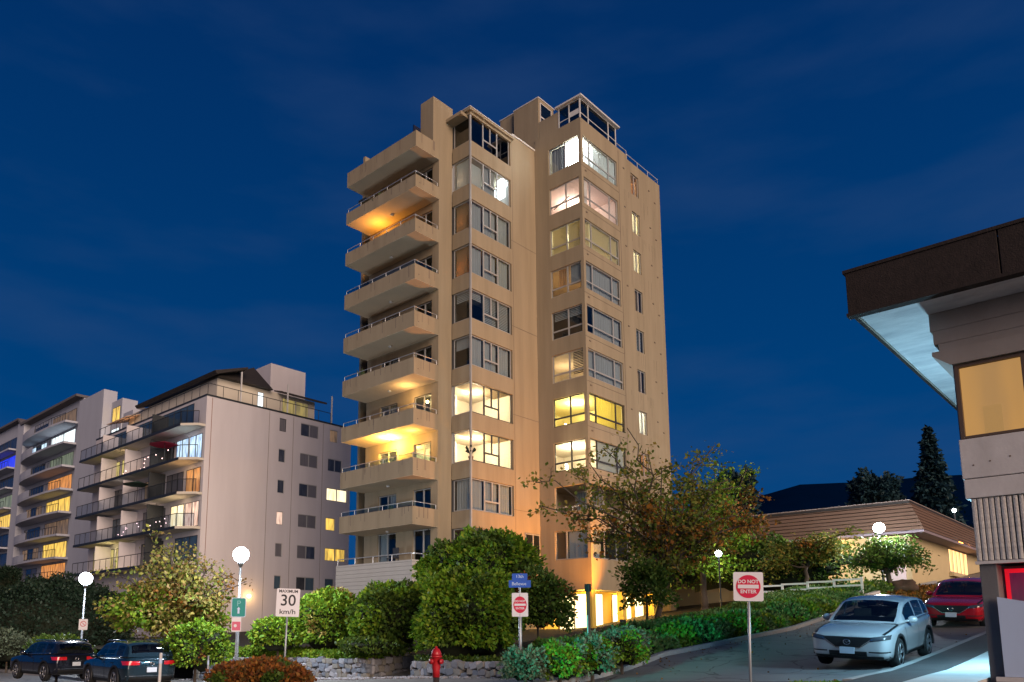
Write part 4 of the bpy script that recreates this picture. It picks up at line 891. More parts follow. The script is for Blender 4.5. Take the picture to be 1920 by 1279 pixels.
LK = leafmat('leaf_blackish', [(.008, .020, .010), (.016, .032, .018), (.022, .036, .022)], tl=.1)
LB = leafmat('leaf_hazed', [(.012, .040, .058), (.020, .055, .070), (.030, .060, .064)], tl=.1)  # blue of the distant air put into the leaf colour
LX = leafmat('leaf_ivy', [(.03, .09, .02), (.08, .17, .04), (.13, .23, .06), (.20, .29, .12)])
def lumpy(c, r, seed, lump=.16, fr=1.6, nu=28, nv=16, cut=-1.0):
    vs = []; fs = []
    for j in range(nv+1):
        th = PI*j/nv
        for i in range(nu):
            ph = 2*PI*i/nu; d = Vector((math.sin(th)*math.cos(ph), math.sin(th)*math.sin(ph), math.cos(th)))
            k = 1+lump*mnoise.noise(d*fr+Vector((seed*3.1, seed, 0)))*2
            vs.append((c[0]+r[0]*k*d.x, c[1]+r[1]*k*d.y, c[2]+r[2]*k*d.z))
    for j in range(nv):
        for i in range(nu): a = j*nu+i; b = j*nu+(i+1) % nu; fs.append((a, a+nu, b+nu, b))
    return vs, fs
def shrub(label, c, r, n, size, m, cat='shrub', group=None, name='shrub', seed=1, lump=.16, fr=1.6, m2=None, f2=.0, core=.84, inner=.80):
    """dense shrub: leaf shell over a dark lumpy heart. c centre (p, q, z), r radii"""
    gz = height(c[0], c[1])
    o = thing(name, label, cat, c[0], c[1], min(gz, c[2]-r[2]*.5), group)
    d = rng.normal(size=(n, 3)); d /= np.linalg.norm(d, axis=1)[:, None]; d[:, 2] = np.where(d[:, 2] < -.55, -d[:, 2], d[:, 2])
    k = np.array([1+lump*mnoise.noise(Vector(x)*fr+Vector((seed*3.1, seed, 0)))*2+.16*mnoise.noise(Vector(x)*5+Vector((seed, 0, 5)))+.07*mnoise.noise(Vector(x)*12+Vector((seed, 3, 5))) for x in d])
    rad = inner+(1.02-inner)*rng.random(n)**.6+np.where(rng.random(n) < .05, .07*rng.random(n), 0)
    P = np.array(c)+d*np.array(r)*(k*rad)[:, None]; out = d/np.array(r); out /= np.linalg.norm(out, axis=1)[:, None]
    ok = P[:, 2] > gz-.05; P = P[ok]; out = out[ok]
    if m2 is not None:
        sel = np.array([mnoise.noise(Vector(x)*1.1+Vector((seed*2, 9, 1))) for x in P]) > (.5-f2)*.8
        leaves('foliage', P[~sel], size, m, o, out[~sel])
        if sel.sum() > 3: leaves('foliage', P[sel], size, m2, o, out[sel])
    else: leaves('foliage', P, size, m, o, out)
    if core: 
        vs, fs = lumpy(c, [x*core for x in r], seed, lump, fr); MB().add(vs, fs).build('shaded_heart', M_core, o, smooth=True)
    mb = MB(); mb.tube([(c[0], c[1], gz-.1), (c[0], c[1], c[2])], [.06, .03], 6); mb.build('stem', M_bark, o)
    return o
def branch(mb, a, b, r0, r1, wob=.12, n=5, tips=None, seg=6):
    a = Vector(a); b = Vector(b); L = (b-a).length; pts = []
    for i in range(n+1):
        t = i/n; p = a.lerp(b, t)+Vector((0, 0, .10*L*math.sin(t*PI)))
        if 0 < i < n: p += Vector(rng.normal(size=3))*wob*L/n
        pts.append(p)
    mb.tube(pts, [r0+(r1-r0)*i/n for i in range(n+1)], seg); return pts
def tree(label, base, fork, targets, trunk_r, m, size, per, spread, cat='tree', group=None, m2=None, tw=7, name='tree', twl=1.0, lean=(0, 0), flat=0.0):
    """trunk to the fork, a limb to every target, twigs and leaf clusters along the limbs.
    targets: (p, q, z, weight, second-colour flag)"""
    o = thing(name, label, cat, base[0], base[1], base[2], group)
    tb = MB(); branch(tb, base, fork, trunk_r, trunk_r*.75, .06, 5, seg=10)
    tb.tube([(base[0], base[1], base[2]-.2), (base[0], base[1], base[2]+.25)], [trunk_r*1.5, trunk_r*1.02], 10)
    tb.build('trunk', M_bark, o, smooth=True)
    lb = MB(); C1, C2 = [], []
    for tg in targets:
        e_ = Vector(tg[:3]); wgt = tg[3] if len(tg) > 3 else 1; fl_ = tg[4] if len(tg) > 4 else 0
        f0 = Vector(fork)+Vector(rng.normal(size=3))*trunk_r*.5
        pts = branch(lb, f0, e_, trunk_r*.42, .018, .14, 6)
        for k in range(int(tw*wgt)):
            t = .35+.65*rng.random(); i = min(int(t*6), 5); p = pts[i].lerp(pts[i+1], t*6-i)
            dv = Vector(rng.normal(size=3)); dv.z = dv.z*.45+.08; dv = dv.normalized()*twl*(.5+rng.random())*(1.15-t*.5)
            tp = branch(lb, p, p+dv, .022, .008, .2, 3, seg=4)
            for q in tp[1:]+[tp[-1]]:
                n = max(1, int(per*rng.random()*1.4)); cl = np.array(q)+rng.normal(size=(n, 3))*spread*np.array([1, 1, .55])
                (C2 if (fl_ and rng.random() < .8) else C1).append(cl)
    lb.build('limb', M_bark, o, smooth=True)
    if C1: leaves('crown', np.vstack(C1), size, m, o, flat=flat)
    if C2: leaves('crown', np.vstack(C2), size, m2 or m, o, flat=flat)
    return o
# raised beds
zb1 = lambda p, q: max(1.0+.055*(p-16.9), height(p, q)-.0)
zb2 = lambda p, q: max(.95+.11*(p-16.4), height(p, q))
sheet('planting_bed', [17.05]+lin(18, 36, 9), lin(19.97, 56, 12), M_soil, .0, zf=zb1)
sheet('planting_bed', lin(16.7, 27.5, 6), lin(12.2, 17.6, 4), M_soil, .0, zf=zb2)
# retaining walls of fitted stones
M_st = [mat('stone_%s' % n_, c_, .85, noise=(6, .6, tuple(x*.55 for x in c_), (1, 1, 1)), bump=(30, .5, .01)) for n_, c_ in (('grey', (.22, .22, .24)), ('pale', (.34, .34, .37)), ('blue', (.17, .19, .23)), ('buff', (.25, .235, .21)))]
STM = []
for i in range(12):
    vs, fs = lumpy((0, 0, 0), (.5, .5, .5), i+20, .10, 2.2, 9, 6)
    mb = MB(); mb.v = [tuple(max(-.5, min(.5, x*1.6)) for x in v) for v in vs]; mb.f = fs
    me = mb.mesh('stone'); me.materials.append(M_st[i % 4]); me.polygons.foreach_set('use_smooth', [False]*len(me.polygons)); STM.append(me)
def stonewall(label, runs, group=None):
    """runs: (pA, qA, pB, qB, ztopA, ztopB, depth)"""
    o = thing('stone_wall', label, 'wall', runs[0][0], runs[0][1], 0)
    for (pa, qa, pb, qb, za, zb_) in runs:
        L = math.hypot(pb-pa, qb-qa); ang = math.atan2(qb-qa, pb-pa); ux, uy = (pb-pa)/L, (qb-qa)/L
        gz = lambda t: height(pa+ux*t, qa+uy*t)
        nx, ny = -uy, ux
        mb = MB(); s_ = -.12
        vs = []
        for t in (0, L):
            zt_ = za+(zb_-za)*t/L-.05
            for dd in (-.30, .0): vs += [(pa+ux*t+nx*dd*sgn, qa+uy*t+ny*dd*sgn, z) for sgn in (1,) for z in (gz(t)-.2, zt_)]
        mb.add(vs, [(0, 1, 3, 2), (4, 6, 7, 5), (0, 4, 5, 1), (2, 3, 7, 6), (1, 5, 7, 3)]); mb.build('mortar', mat('mortar', (.08, .078, .075), .95), o)
        t = 0.0
        nrow = 5 if L > 5 else (4 if za-gz(0) > .7 else 3)
        for rI in range(nrow):
            t = -.1*rng.random()
            while t < L-.03:
                w = .12+.22*rng.random(); w = min(w, L-t+.02); f = (t+w/2)/L
                zt_ = za+(zb_-za)*f; g0 = gz(t)-.03; hh = (zt_-g0)/nrow
                z = g0+hh*(rI+.5)+.03*rng.normal()
                c = child('stone', STM[rng.integers(12)], o, (pa+ux*(t+w/2)-nx*0.0-runs[0][0]+nx*.02, qa+uy*(t+w/2)+ny*.02-runs[0][1], z), (rng.normal()*.06, rng.normal()*.16, ang+rng.normal()*.05), (w*1.02, .22+.05*rng.random(), hh*(.86+.32*rng.random())))
                t += w
    return o
stonewall('long fitted stone retaining wall below the round shrubs, behind the parked cars', [(16.76, 19.94, 15.85, 29.6, 1.05, .88), (19.8, 19.94, 16.8, 19.94, 1.16, 1.07)])
stonewall('short low stone wall below the biggest shrub beside the hydrant', [(16.1, 13.4, 16.6, 17.62, 1.10, 1.04)])
# rubble of pale stones on the verge below the walls
pebs = MB()
for i in range(900):
    q = 12+rng.random()*8.5 if i < 520 else 20+rng.random()*11; p = 16.1+.4*rng.random()-(q > 19)*.3
    r_ = .025+.05*rng.random(); vs, fs = lumpy((p, q, height(p, q)+.12+r_*.3), (r_, r_*1.2, r_*.6), i % 17, .2, 2, 6, 4); pebs.add(vs, fs)
pebs.build('gravel', M_st[1], None, kind='stuff', fixn=False)

# the rounded shrubs along the bed
def px(x, y, Y): return at(x, y, Y)
def rr(wpx, hpx, Y, dp=None): return (dp or wpx/1455*Y/2, wpx/1455*Y/2, hpx/1455*Y/2)
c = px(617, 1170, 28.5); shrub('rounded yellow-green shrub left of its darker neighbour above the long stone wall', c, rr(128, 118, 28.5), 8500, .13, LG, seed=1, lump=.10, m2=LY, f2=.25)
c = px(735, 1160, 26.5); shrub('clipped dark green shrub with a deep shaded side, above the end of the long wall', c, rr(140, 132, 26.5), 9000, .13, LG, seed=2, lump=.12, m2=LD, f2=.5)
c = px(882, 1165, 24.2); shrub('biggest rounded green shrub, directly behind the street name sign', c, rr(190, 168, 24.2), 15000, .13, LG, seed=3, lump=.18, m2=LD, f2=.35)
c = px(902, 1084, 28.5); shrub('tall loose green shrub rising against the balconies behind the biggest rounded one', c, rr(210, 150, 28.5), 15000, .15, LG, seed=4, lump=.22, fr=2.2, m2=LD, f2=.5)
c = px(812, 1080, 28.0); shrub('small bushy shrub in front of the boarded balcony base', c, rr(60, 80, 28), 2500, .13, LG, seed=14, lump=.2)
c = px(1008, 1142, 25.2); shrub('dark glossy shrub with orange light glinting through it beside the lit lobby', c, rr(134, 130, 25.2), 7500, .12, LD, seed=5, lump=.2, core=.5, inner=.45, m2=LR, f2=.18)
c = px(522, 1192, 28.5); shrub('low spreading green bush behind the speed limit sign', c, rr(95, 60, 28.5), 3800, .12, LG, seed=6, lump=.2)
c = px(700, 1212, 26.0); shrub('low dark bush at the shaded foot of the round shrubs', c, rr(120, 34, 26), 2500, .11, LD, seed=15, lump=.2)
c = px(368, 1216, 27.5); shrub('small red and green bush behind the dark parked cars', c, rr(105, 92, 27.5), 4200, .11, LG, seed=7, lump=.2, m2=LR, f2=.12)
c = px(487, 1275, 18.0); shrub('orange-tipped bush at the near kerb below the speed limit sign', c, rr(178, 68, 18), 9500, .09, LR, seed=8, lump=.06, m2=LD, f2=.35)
# groundcover along the top of the wall
n = 15000; q = 19.9+rng.random(n)*11; p = 16.75+(q-19.9)*-.095+rng.random(n)**1.5*1.6; z = np.array([zb1(a_, b_) for a_, b_ in zip(p, q)])+.05+rng.random(n)*.24
leaves('groundcover', np.stack([p, q, z], 1), .10, LG, None)['kind'] = 'stuff'
n = 4500; q = 12.4+rng.random(n)*5.2; p = 16.5+rng.random(n)*1.0; z = 1.0+rng.random(n)*.2
leaves('groundcover', np.stack([p, q, z], 1), .10, LD, None)['kind'] = 'stuff'
# dark hedge behind the far lamp, left edge
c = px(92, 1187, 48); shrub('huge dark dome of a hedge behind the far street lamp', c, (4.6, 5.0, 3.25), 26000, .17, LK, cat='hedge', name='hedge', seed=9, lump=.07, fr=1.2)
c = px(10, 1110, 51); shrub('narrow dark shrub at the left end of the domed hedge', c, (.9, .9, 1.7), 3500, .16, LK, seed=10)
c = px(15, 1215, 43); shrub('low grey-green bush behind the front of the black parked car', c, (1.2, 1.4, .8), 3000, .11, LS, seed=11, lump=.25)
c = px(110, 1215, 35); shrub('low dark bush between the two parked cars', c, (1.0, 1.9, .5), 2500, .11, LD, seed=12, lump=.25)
# broad autumn tree between the lamps
Yt = 31.0
tg = [px(x_, y_, Yt+rng.normal()*.9)+(w_, f_) for x_, y_, w_, f_ in ((225, 1080, .8, 0), (245, 1130, 1, 0), (230, 1160, .8, 0), (260, 1060, .8, 0), (290, 1090, 1, 1), (300, 1030, 1, 0), (330, 1060, 1, 0), (340, 1110, 1, 1), (365, 1040, 1, 0), (372, 1080, 1, 0),
      (400, 1060, 1, 0), (405, 1110, 1, 0), (300, 1150, 1, 0), (350, 1160, 1, 0), (390, 1150, .8, 0), (310, 1120, 1, 0), (275, 1110, 1, 0), (365, 1125, 1, 0), (325, 1180, .7, 0), (250, 1180, .7, 0), (320, 1000, .4, 0), (440, 1075, .5, 0), (462, 1090, .35, 1))]
b_ = px(318, 1215, Yt)
tree('broad green and gold tree between the two bright street lamps', (b_[0], b_[1], .6), (b_[0], b_[1], 2.0), tg, .14, LY, .15, 16, .24, m2=LO, tw=9, twl=.8)
c = px(320, 1150, 31.8); shrub('leafy green undergrowth round the foot of the green and gold tree', c, rr(210, 110, 31.8), 9000, .15, LG, seed=13, lump=.3, fr=2.5, core=.55, inner=.5, m2=LY, f2=.4)
# the big sparse tree in front of the tower
Yt = 33.0
T1t = [(1004, 905, .7, 0), (1010, 948, .9, 0), (1070, 962, 1.1, 1), (1176, 803, .5, 0), (1130, 840, .6, 0), (1105, 868, .8, 0), (1075, 890, .8, 0), (1170, 870, .9, 0), (1215, 850, .8, 0), (1150, 905, .9, 0), (1200, 915, 1, 1),
       (1240, 880, .8, 0), (1340, 835, .8, 0), (1300, 865, .9, 0), (1400, 880, .7, 0), (1365, 900, 1, 0), (1290, 915, 1.3, 0), (1335, 945, 1.3, 0), (1400, 950, 1.2, 1), (1420, 985, .9, 1), (1370, 990, 1.3, 1), (1310, 985, 1.4, 0),
       (1250, 950, 1.2, 1), (1190, 960, 1, 1), (1120, 975, .8, 1), (1100, 1015, .7, 0), (1150, 1010, .9, 0), (1200, 1010, 1.1, 0), (1255, 1010, 1.2, 0), (1300, 1040, 1.1, 0), (1350, 1040, 1, 0), (1140, 1050, .8, 0), (1280, 1075, .9, 0)]
tg = [px(x_, y_, Yt+rng.normal()*1.3)+(w_, f_) for x_, y_, w_, f_ in T1t]
b_ = px(1232, 1170, Yt)
tree('big sparse autumn tree spreading in front of the tower, rust leaves in its middle', (b_[0], b_[1], height(b_[0], b_[1])), px(1246, 1060, Yt)[:3], tg, .13, LT, .17, 11, .26, m2=LO, tw=9, twl=1.1)
c = px(1212, 1108, 31); shrub('dark loose shrub under the big sparse tree beside the lobby', c, rr(100, 112, 31), 3600, .14, LD, seed=16, lump=.3, fr=2.4, core=.0, inner=.3)
# denser green trees behind it
c = px(1320, 985, 45)
tg = [px(x_, y_, 45+rng.normal()*1.5)+(1.2, f_) for x_, y_, f_ in ((1260, 930, 0), (1300, 900, 0), (1340, 880, 0), (1380, 905, 0), (1290, 960, 0), (1335, 950, 0), (1380, 960, 1), (1410, 985, 1), (1290, 1010, 0), (1340, 1010, 1), (1390, 1020, 0), (1260, 1045, 0), (1310, 1060, 0), (1360, 1065, 0), (1240, 990, 0))]
b_ = px(1320, 1110, 45); tree('dense green tree close behind the big sparse one', (b_[0], b_[1], height(b_[0], b_[1])), (b_[0], b_[1], 5.6), tg, .2, LG, .2, 26, .42, m2=LO, tw=9, twl=1.3)
# flat-topped trees beside the hall
def spread_tree(label, bx, by, fx, fy, Y, tl, m, m2, per=20, tw=8, size=.16, sp=.26, r=.13, wl=.8):
    b_ = px(bx, by, Y); b_ = (b_[0], b_[1], height(b_[0], b_[1]))
    tg = [px(x_, y_, Y+rng.normal()*1.0)+(1, f_) for x_, y_, f_ in tl]
    return tree(label, b_, px(fx, fy, Y)[:3], tg, r, m, size, per, sp, m2=m2, tw=tw, twl=wl, flat=.4)
spread_tree('wide flat-topped tree by the white fence', 1514, 1105, 1512, 1062, 42.5, [(1430, 1050, 0), (1455, 1035, 0), (1480, 1022, 0), (1510, 1012, 1), (1540, 1008, 0), (1572, 1006, 0), (1590, 1000, 0), (1560, 1030, 0), (1535, 1040, 0), (1500, 1045, 0), (1470, 1055, 0), (1590, 1030, 0), (1420, 1068, 0)], LT, LO)
spread_tree('umbrella-shaped green tree right under the bright lamp by the hall', 1672, 1118, 1664, 1072, 41.0, [(1600, 1048, 0), (1615, 1032, 0), (1640, 1020, 0), (1665, 1016, 0), (1690, 1014, 0), (1715, 1025, 0), (1735, 1042, 0), (1700, 1045, 0), (1670, 1048, 0), (1640, 1055, 0), (1612, 1060, 0), (1720, 1058, 0)], LD, LG, r=.15)
c = px(1420, 1065, 47); shrub('dark green bushes under the green canopy of the hall', c, (2, 5.2, 1.6), 9000, .18, LD, seed=18, lump=.3, fr=3)
# hedge and plants up the bank beside the side street
def bank(label, cat, p0, p1, qc, hw, ht, n, size, m, m2, seed, name='hedge', f2=.3, wob=.18, plants=True):
    o = thing(name, label, cat, p0, qc, height(p0, qc))
    t = rng.random(n); p = p0+(p1-p0)*t
    wd = rng.random(n)*PI; k = np.array([1+wob*2*mnoise.noise(Vector((a_*.55, seed, math.cos(b_)))) for a_, b_ in zip(p, wd)])
    rad = .85+.17*rng.random(n); q = qc+np.cos(wd)*hw*k*rad
    z = np.array([height(a_, b_) for a_, b_ in zip(p, q)])+np.sin(wd)**.6*ht*k*rad
    out = np.stack([rng.normal(size=n)*.3, np.cos(wd), np.sin(wd)+.2], 1)
    P = np.stack([p, q, z], 1); sel = np.array([mnoise.noise(Vector((a_*.8, b_*1.5, seed))) for a_, b_ in zip(p, z)]) > (.5-f2)*.8
    leaves('foliage', P[~sel], size, m, o, out[~sel])
    if sel.sum() > 2: leaves('foliage', P[sel], size, m2, o, out[sel])
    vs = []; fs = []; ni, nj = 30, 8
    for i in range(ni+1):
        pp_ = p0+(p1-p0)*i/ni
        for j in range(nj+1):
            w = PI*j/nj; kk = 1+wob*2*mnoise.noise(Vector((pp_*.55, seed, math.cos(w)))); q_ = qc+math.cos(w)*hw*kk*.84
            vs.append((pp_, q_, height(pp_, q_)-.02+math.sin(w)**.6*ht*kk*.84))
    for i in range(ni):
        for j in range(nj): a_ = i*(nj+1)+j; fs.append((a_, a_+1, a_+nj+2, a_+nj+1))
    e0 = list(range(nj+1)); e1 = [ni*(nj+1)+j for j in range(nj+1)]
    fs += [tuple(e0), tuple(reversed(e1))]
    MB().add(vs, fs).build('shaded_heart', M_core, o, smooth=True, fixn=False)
    return o
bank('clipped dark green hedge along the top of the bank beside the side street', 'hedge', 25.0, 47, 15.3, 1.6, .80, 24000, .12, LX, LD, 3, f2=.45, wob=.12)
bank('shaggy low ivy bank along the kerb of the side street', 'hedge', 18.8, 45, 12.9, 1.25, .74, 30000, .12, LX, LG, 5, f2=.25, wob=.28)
for i, (x_, y_, Y_, w_, h_) in enumerate(((985, 1252, 18.5, 85, 60), (1050, 1245, 18.8, 90, 70), (1110, 1235, 19.2, 85, 75), (1165, 1218, 20.5, 95, 75), (1055, 1222, 21.0, 110, 44))):
    c = px(x_, y_, Y_); shrub(('sage green bush at the foot of the street name sign', 'sage green bush with a teal tinge, second along the kerb', 'sage green bush at the kerb below the wooden post', 'tall grey-green bush uphill of the wooden post', 'dim low bush behind the sage bushes under the lobby light')[i], c, rr(w_, h_, Y_), 3600, .085, LS if i != 4 else LD, group=None, seed=30+i, lump=.3, fr=2.6, m2=LG, f2=.25, core=.7, inner=.6)
n = 2600; p = 13.9+rng.random(n)*1.4; q = 4.2+rng.random(n)*1.5; z = np.array([height(a_, b_) for a_, b_ in zip(p, q)])+.03
leaves('grass', np.stack([p, q, z], 1), .07, LG, None, out=np.tile([0, 0, 1.2], (n, 1)))['kind'] = 'stuff'
# boulder and rust-coloured ground plants by the hall
bo = px(1693, 1110, 41); b_o = thing('boulder', 'brown boulder at the foot of the umbrella-shaped tree', 'boulder', bo[0], bo[1], height(bo[0], bo[1]))
vs, fs = lumpy((bo[0], bo[1], height(bo[0], bo[1])+.15), (.7, .8, .5), 3, .2, 1.8, 20, 12); MB().add(vs, fs).build('stone', mat('brown_rock', (.09, .055, .04), .9, noise=(5, .6, (.05, .03, .025), (1, 1, 1)), bump=(12, .8, .04)), b_o, smooth=True)
n = 5000; p = 40+rng.random(n)*9; q = 8.0+rng.random(n)*3.6; z = np.array([height(a_, b_) for a_, b_ in zip(p, q)])+.05+rng.random(n)*.12
leaves('groundcover', np.stack([p, q, z], 1), .13, LO, None)['kind'] = 'stuff'
# background trees and hills
def conifer(label, x_, ytop, ybase, Y, rad, n, size, group=None):
    t_ = px(x_, ytop, Y); gb = height(t_[0], t_[1]); o = thing('conifer', label, 'tree', t_[0], t_[1], gb)
    mb = MB(); mb.tube([(t_[0], t_[1], gb), (t_[0], t_[1], t_[2])], [.25, .03], 8); mb.build('trunk', M_bark, o)
    Ht = t_[2]-gb; f = 1-rng.random(n)**.62; tier = np.floor(f*22)/22
    rr_ = rad*(1-f*.97)*(.35+.65*(1-(f-tier)*22*.75))*(.8+.35*rng.random(n)); th = rng.random(n)*2*PI; th = th+np.sin(th*5+tier*40)*.25
    s_ = rng.random(n)**.45; P = np.stack([t_[0]+rr_*s_*np.cos(th), t_[1]+rr_*s_*np.sin(th), gb+Ht*(tier+.045)-rr_*s_*.28+.12*rng.normal(size=n)], 1)
    leaves('crown', P, size, LB, o, out=np.stack([np.cos(th), np.sin(th), -.2*np.ones(n)], 1)); return o
conifer('tall pointed conifer against the sky behind the hall', 1740, 806, 950, 82, 4.1, 13000, .46)
def fartree(label, x_, y_, Y, r_, seed):
    c = px(x_, y_, Y); return shrub(label, c, r_, 9000, .36, LB, cat='tree', name='background_tree', seed=seed, lump=.25, fr=2.2, inner=.55, core=.6)
fartree('rounded dark tree above the middle of the brown roof band', 1640, 945, 85, (2.5, 2.5, 3.0), 41)
fartree('pointed dark tree top behind the dense green tree', 1376, 950, 70, (1.7, 1.8, 3.0), 44)
ridge = [(1180, 985), (1250, 975), (1330, 955), (1405, 932), (1440, 922), (1500, 913), (1580, 905), (1640, 902), (1720, 900), (1800, 896), (1900, 900), (2000, 905)]
rv = []; D = 290
for x_, y_ in ridge:
    for k_, (fy, fd) in enumerate(((1.0, 1.0), (.55, .8), (.0, .6))):
        p_ = px(x_, y_+3*rng.normal(), D*fd); z_ = 1.95+(p_[2]-1.95)/fd*(fy); rv.append((p_[0], p_[1], z_ if fy else 0))
rf = [(i*3+j, i*3+j+1, i*3+j+4, i*3+j+3) for i in range(len(ridge)-1) for j in range(2)]
hl = MB().add(rv, rf).build('hills', mat('forested_hill_hazed', (.0004, .007, .030), 1.0, spec=0, noise=(.08, .5, (.0004, .005, .02), (1, 1, 1))), None, kind='structure', smooth=True, fixn=False)  # haze over the wooded slope painted in as dark blue

# ------------------------------------------------------------------ fence and low wall by the hall
fn = thing('fence', 'white post and rail fence behind the clipped hedge', 'fence', 41, 12, 3.2)
q = 11.9; i = 0
while q < 16.5:
    pp_ = 41.3+.02*i; z = height(pp_, q)+.2
    mb = MB(); mb.box(pp_-.05, pp_+.05, q-.05, q+.05, z-.4, z+1.05); mb.build('post', M_white, fn)
    for k_ in range(3):
        mb = MB(); zz = z+.30+.3*k_; mb.box(pp_-.08, pp_-.052, q+.0, q+1.29, zz, zz+.09); mb.build('rail', M_white, fn)
    q += 1.3; i += 1
lw = thing('low_wall', 'low white wall at the end of the white fence', 'wall', 40, 11.7, 3.2)
lw0 = height(40, 11.7)
mb = MB(); mb.prism([(38.6, lw0-.3), (42.2, lw0-.0), (42.2, lw0+.75), (38.6, lw0+.30)], 1, 11.35, 11.6); mb.build('wall', M_white, lw, bevel=.02)

litter()
# ------------------------------------------------------------------ street lamps
M_pole = mat('pole_grey', (.16, .17, .18), .5, .5)
M_globe = globemat('street_globe', (.88, .94, 1), 25)
def street_lamp(label, pole_px, head_px, Y, en, r=.26, col=(.82, .90, 1)):
    hp = at(*head_px, Y); gz = height(hp[0], hp[1]); o = thing('street_lamp', label, 'street lamp', hp[0], hp[1], gz, 'street lamps on slim poles')
    mb = MB(); mb.tube([(hp[0], hp[1], gz), (hp[0], hp[1], gz+.6), (hp[0], hp[1], gz+.62), (hp[0], hp[1], hp[2]-r-.1)], [.09, .08, .055, .04], 10); mb.build('pole', M_pole, o, smooth=True)
    mb = MB(); mb.tube([(hp[0], hp[1], hp[2]-r-.14), (hp[0], hp[1], hp[2]-r+.03)], [.06, .12], 12); mb.build('collar', M_pole, o, smooth=True)
    mb = MB(); mb.ball(hp, r, 24, 16); mb.build('globe', M_globe, o, smooth=True)
    l = lamp('globe_light', 'POINT', hp, en, col, r*.6, o)
    return o
street_lamp('street lamp with a dazzling white globe and green sign on its pole', (447, 1235), (452, 1040), 26.2, 2000)
street_lamp('farthest left street lamp, white globe over the dark domed hedge', (152, 1205), (161, 1085), 37.5, 1400, r=.30)
street_lamp('white-globed street lamp beside the hall, above the umbrella-shaped tree', (1662, 1110), (1648, 990), 41.6, 1500, r=.28)
fl_ = at(1789, 957, 70); o = thing('street_lamp', 'distant small street lamp glowing beside the concrete building', 'street lamp', fl_[0], fl_[1], height(fl_[0], fl_[1]), 'street lamps on slim poles')
mb = MB(); mb.tube([(fl_[0], fl_[1], height(fl_[0], fl_[1])), (fl_[0], fl_[1], fl_[2]), (fl_[0]-.2, fl_[1]+.3, fl_[2]+.1)], .05, 6); mb.build('pole', M_pole, o)
mb = MB(); mb.ball(fl_, .17, 12, 8); mb.build('lamp_head', MATS['white_globe_small'], o, smooth=True)
# sodium floodlight at the foot of the tower, hidden by the shrubs
fo = thing('floodlight', 'small ground floodlight among the shrubs shining up the tower', 'floodlight', 36.1, 22.3, height(36.1, 22.3))
gz = height(36.1, 22.3)
mb = MB(); mb.box(36.0, 36.3, 22.2, 22.4, gz+.1, gz+.35); mb.tube([(36.1, 22.3, gz-.1), (36.1, 22.3, gz+.12)], .03, 6); mb.build('housing', M_iron, fo)
d_ = bpy.data.lights.new('floodlight_beam', 'SPOT'); d_.energy = 6500; d_.color = (1, .36, .04); d_.spot_size = math.radians(84); d_.spot_blend = .9; d_.shadow_soft_size = .12
sp_ = bpy.data.objects.new('floodlight_beam', d_); COL.objects.link(sp_); sp_.location = wpos(36.2, 22.2, gz+.7)
sp_.rotation_euler = (wpos(34.9, 28.3, 11)-wpos(36.2, 22.2, gz+.7)).to_track_quat('-Z', 'Y').to_euler()

# ------------------------------------------------------------------ signs, posts, hydrant
M_galv = mat('galvanised', (.38, .40, .42), .45, .6)
M_signw = mat('sign_white', (.74, .72, .76), .5); M_signr = mat('sign_red', (.62, .02, .07), .5); M_signk = mat('sign_black', (.02, .02, .03), .5)
M_signb = mat('sign_blue', (.02, .10, .50), .5); M_signg = mat('sign_green', (.01, .26, .24), .5); M_signp = mat('sign_pink', (.62, .12, .20), .5); M_lite = mat('sign_pale_blue', (.55, .68, .9), .5)
def text(body, size, m, parent, x, z, y=-.02, bold=0, name='lettering', sx=1):
    c_ = bpy.data.curves.new(name, 'FONT'); c_.body = body; c_.size = size; c_.align_x = 'CENTER'; c_.align_y = 'CENTER'; c_.extrude = .001; c_.offset = bold; c_.materials.append(m)
    t_ = bpy.data.objects.new('tmp_text', c_); COL.objects.link(t_); bpy.context.view_layer.update()
    me = bpy.data.meshes.new_from_object(t_.evaluated_get(bpy.context.evaluated_depsgraph_get())); bpy.data.objects.remove(t_); me.name = name
    o = bpy.data.objects.new(name, me); COL.objects.link(o); o.parent = parent; o.location = (x, y, z); o.rotation_euler = (PI/2, 0, 0); o.scale = (sx, 1, 1); return o
def rrect(w, h, r, n=4):
    out = []
    for cx_, cz_, a0 in ((w/2-r, h/2-r, 0), (-w/2+r, h/2-r, 90), (-w/2+r, -h/2+r, 180), (w/2-r, -h/2+r, 270)):
        for i in range(n+1):
            a_ = math.radians(a0+90*i/n); out.append((cx_+r*math.cos(a_), cz_+r*math.sin(a_)))
    return out
def plate(parent, w, h, x, z, m, y0=-.008, y1=0, r=.03, name='plate'):
    mb = MB(); mb.prism([(a_+x, b_+z) for a_, b_ in rrect(w, h, r)], 1, y0, y1); return mb.build(name, m, parent)
def disc(parent, r, x, z, m, y0, y1, sx=1, name='disc', n=40):
    mb = MB(); mb.prism([(x+r*sx*math.cos(2*PI*i/n), z+r*math.sin(2*PI*i/n)) for i in range(n)], 1, y0, y1); return mb.build(name, m, parent)
def signpost(label, x_, ytop, ybot, Y, name='road_sign', cat='sign', pr=.028, below=2.2, yaw=0, m=None, group=None):
    """root at the centre of the plate, plate facing the camera"""
    c = at(x_, (ytop+ybot)/2, Y); loc = wpos(*c); az = -math.atan2(loc.x, loc.y)
    o = free(name, label, cat, loc, group, az+yaw)
    g = height(c[0], c[1])-c[2]
    mb = MB(); mb.tube([(0, .035, g-.3), (0, .035, (ybot-ytop)/1455*Y/2-.02)], pr, 10); mb.build('pole', m or M_galv, o, smooth=True)
    return o, (ybot-ytop)/1455*Y
o, h_ = signpost('white speed limit sign reading MAXIMUM 30 km/h on a leaning post', 540, 1104, 1156, 20, pr=.026)
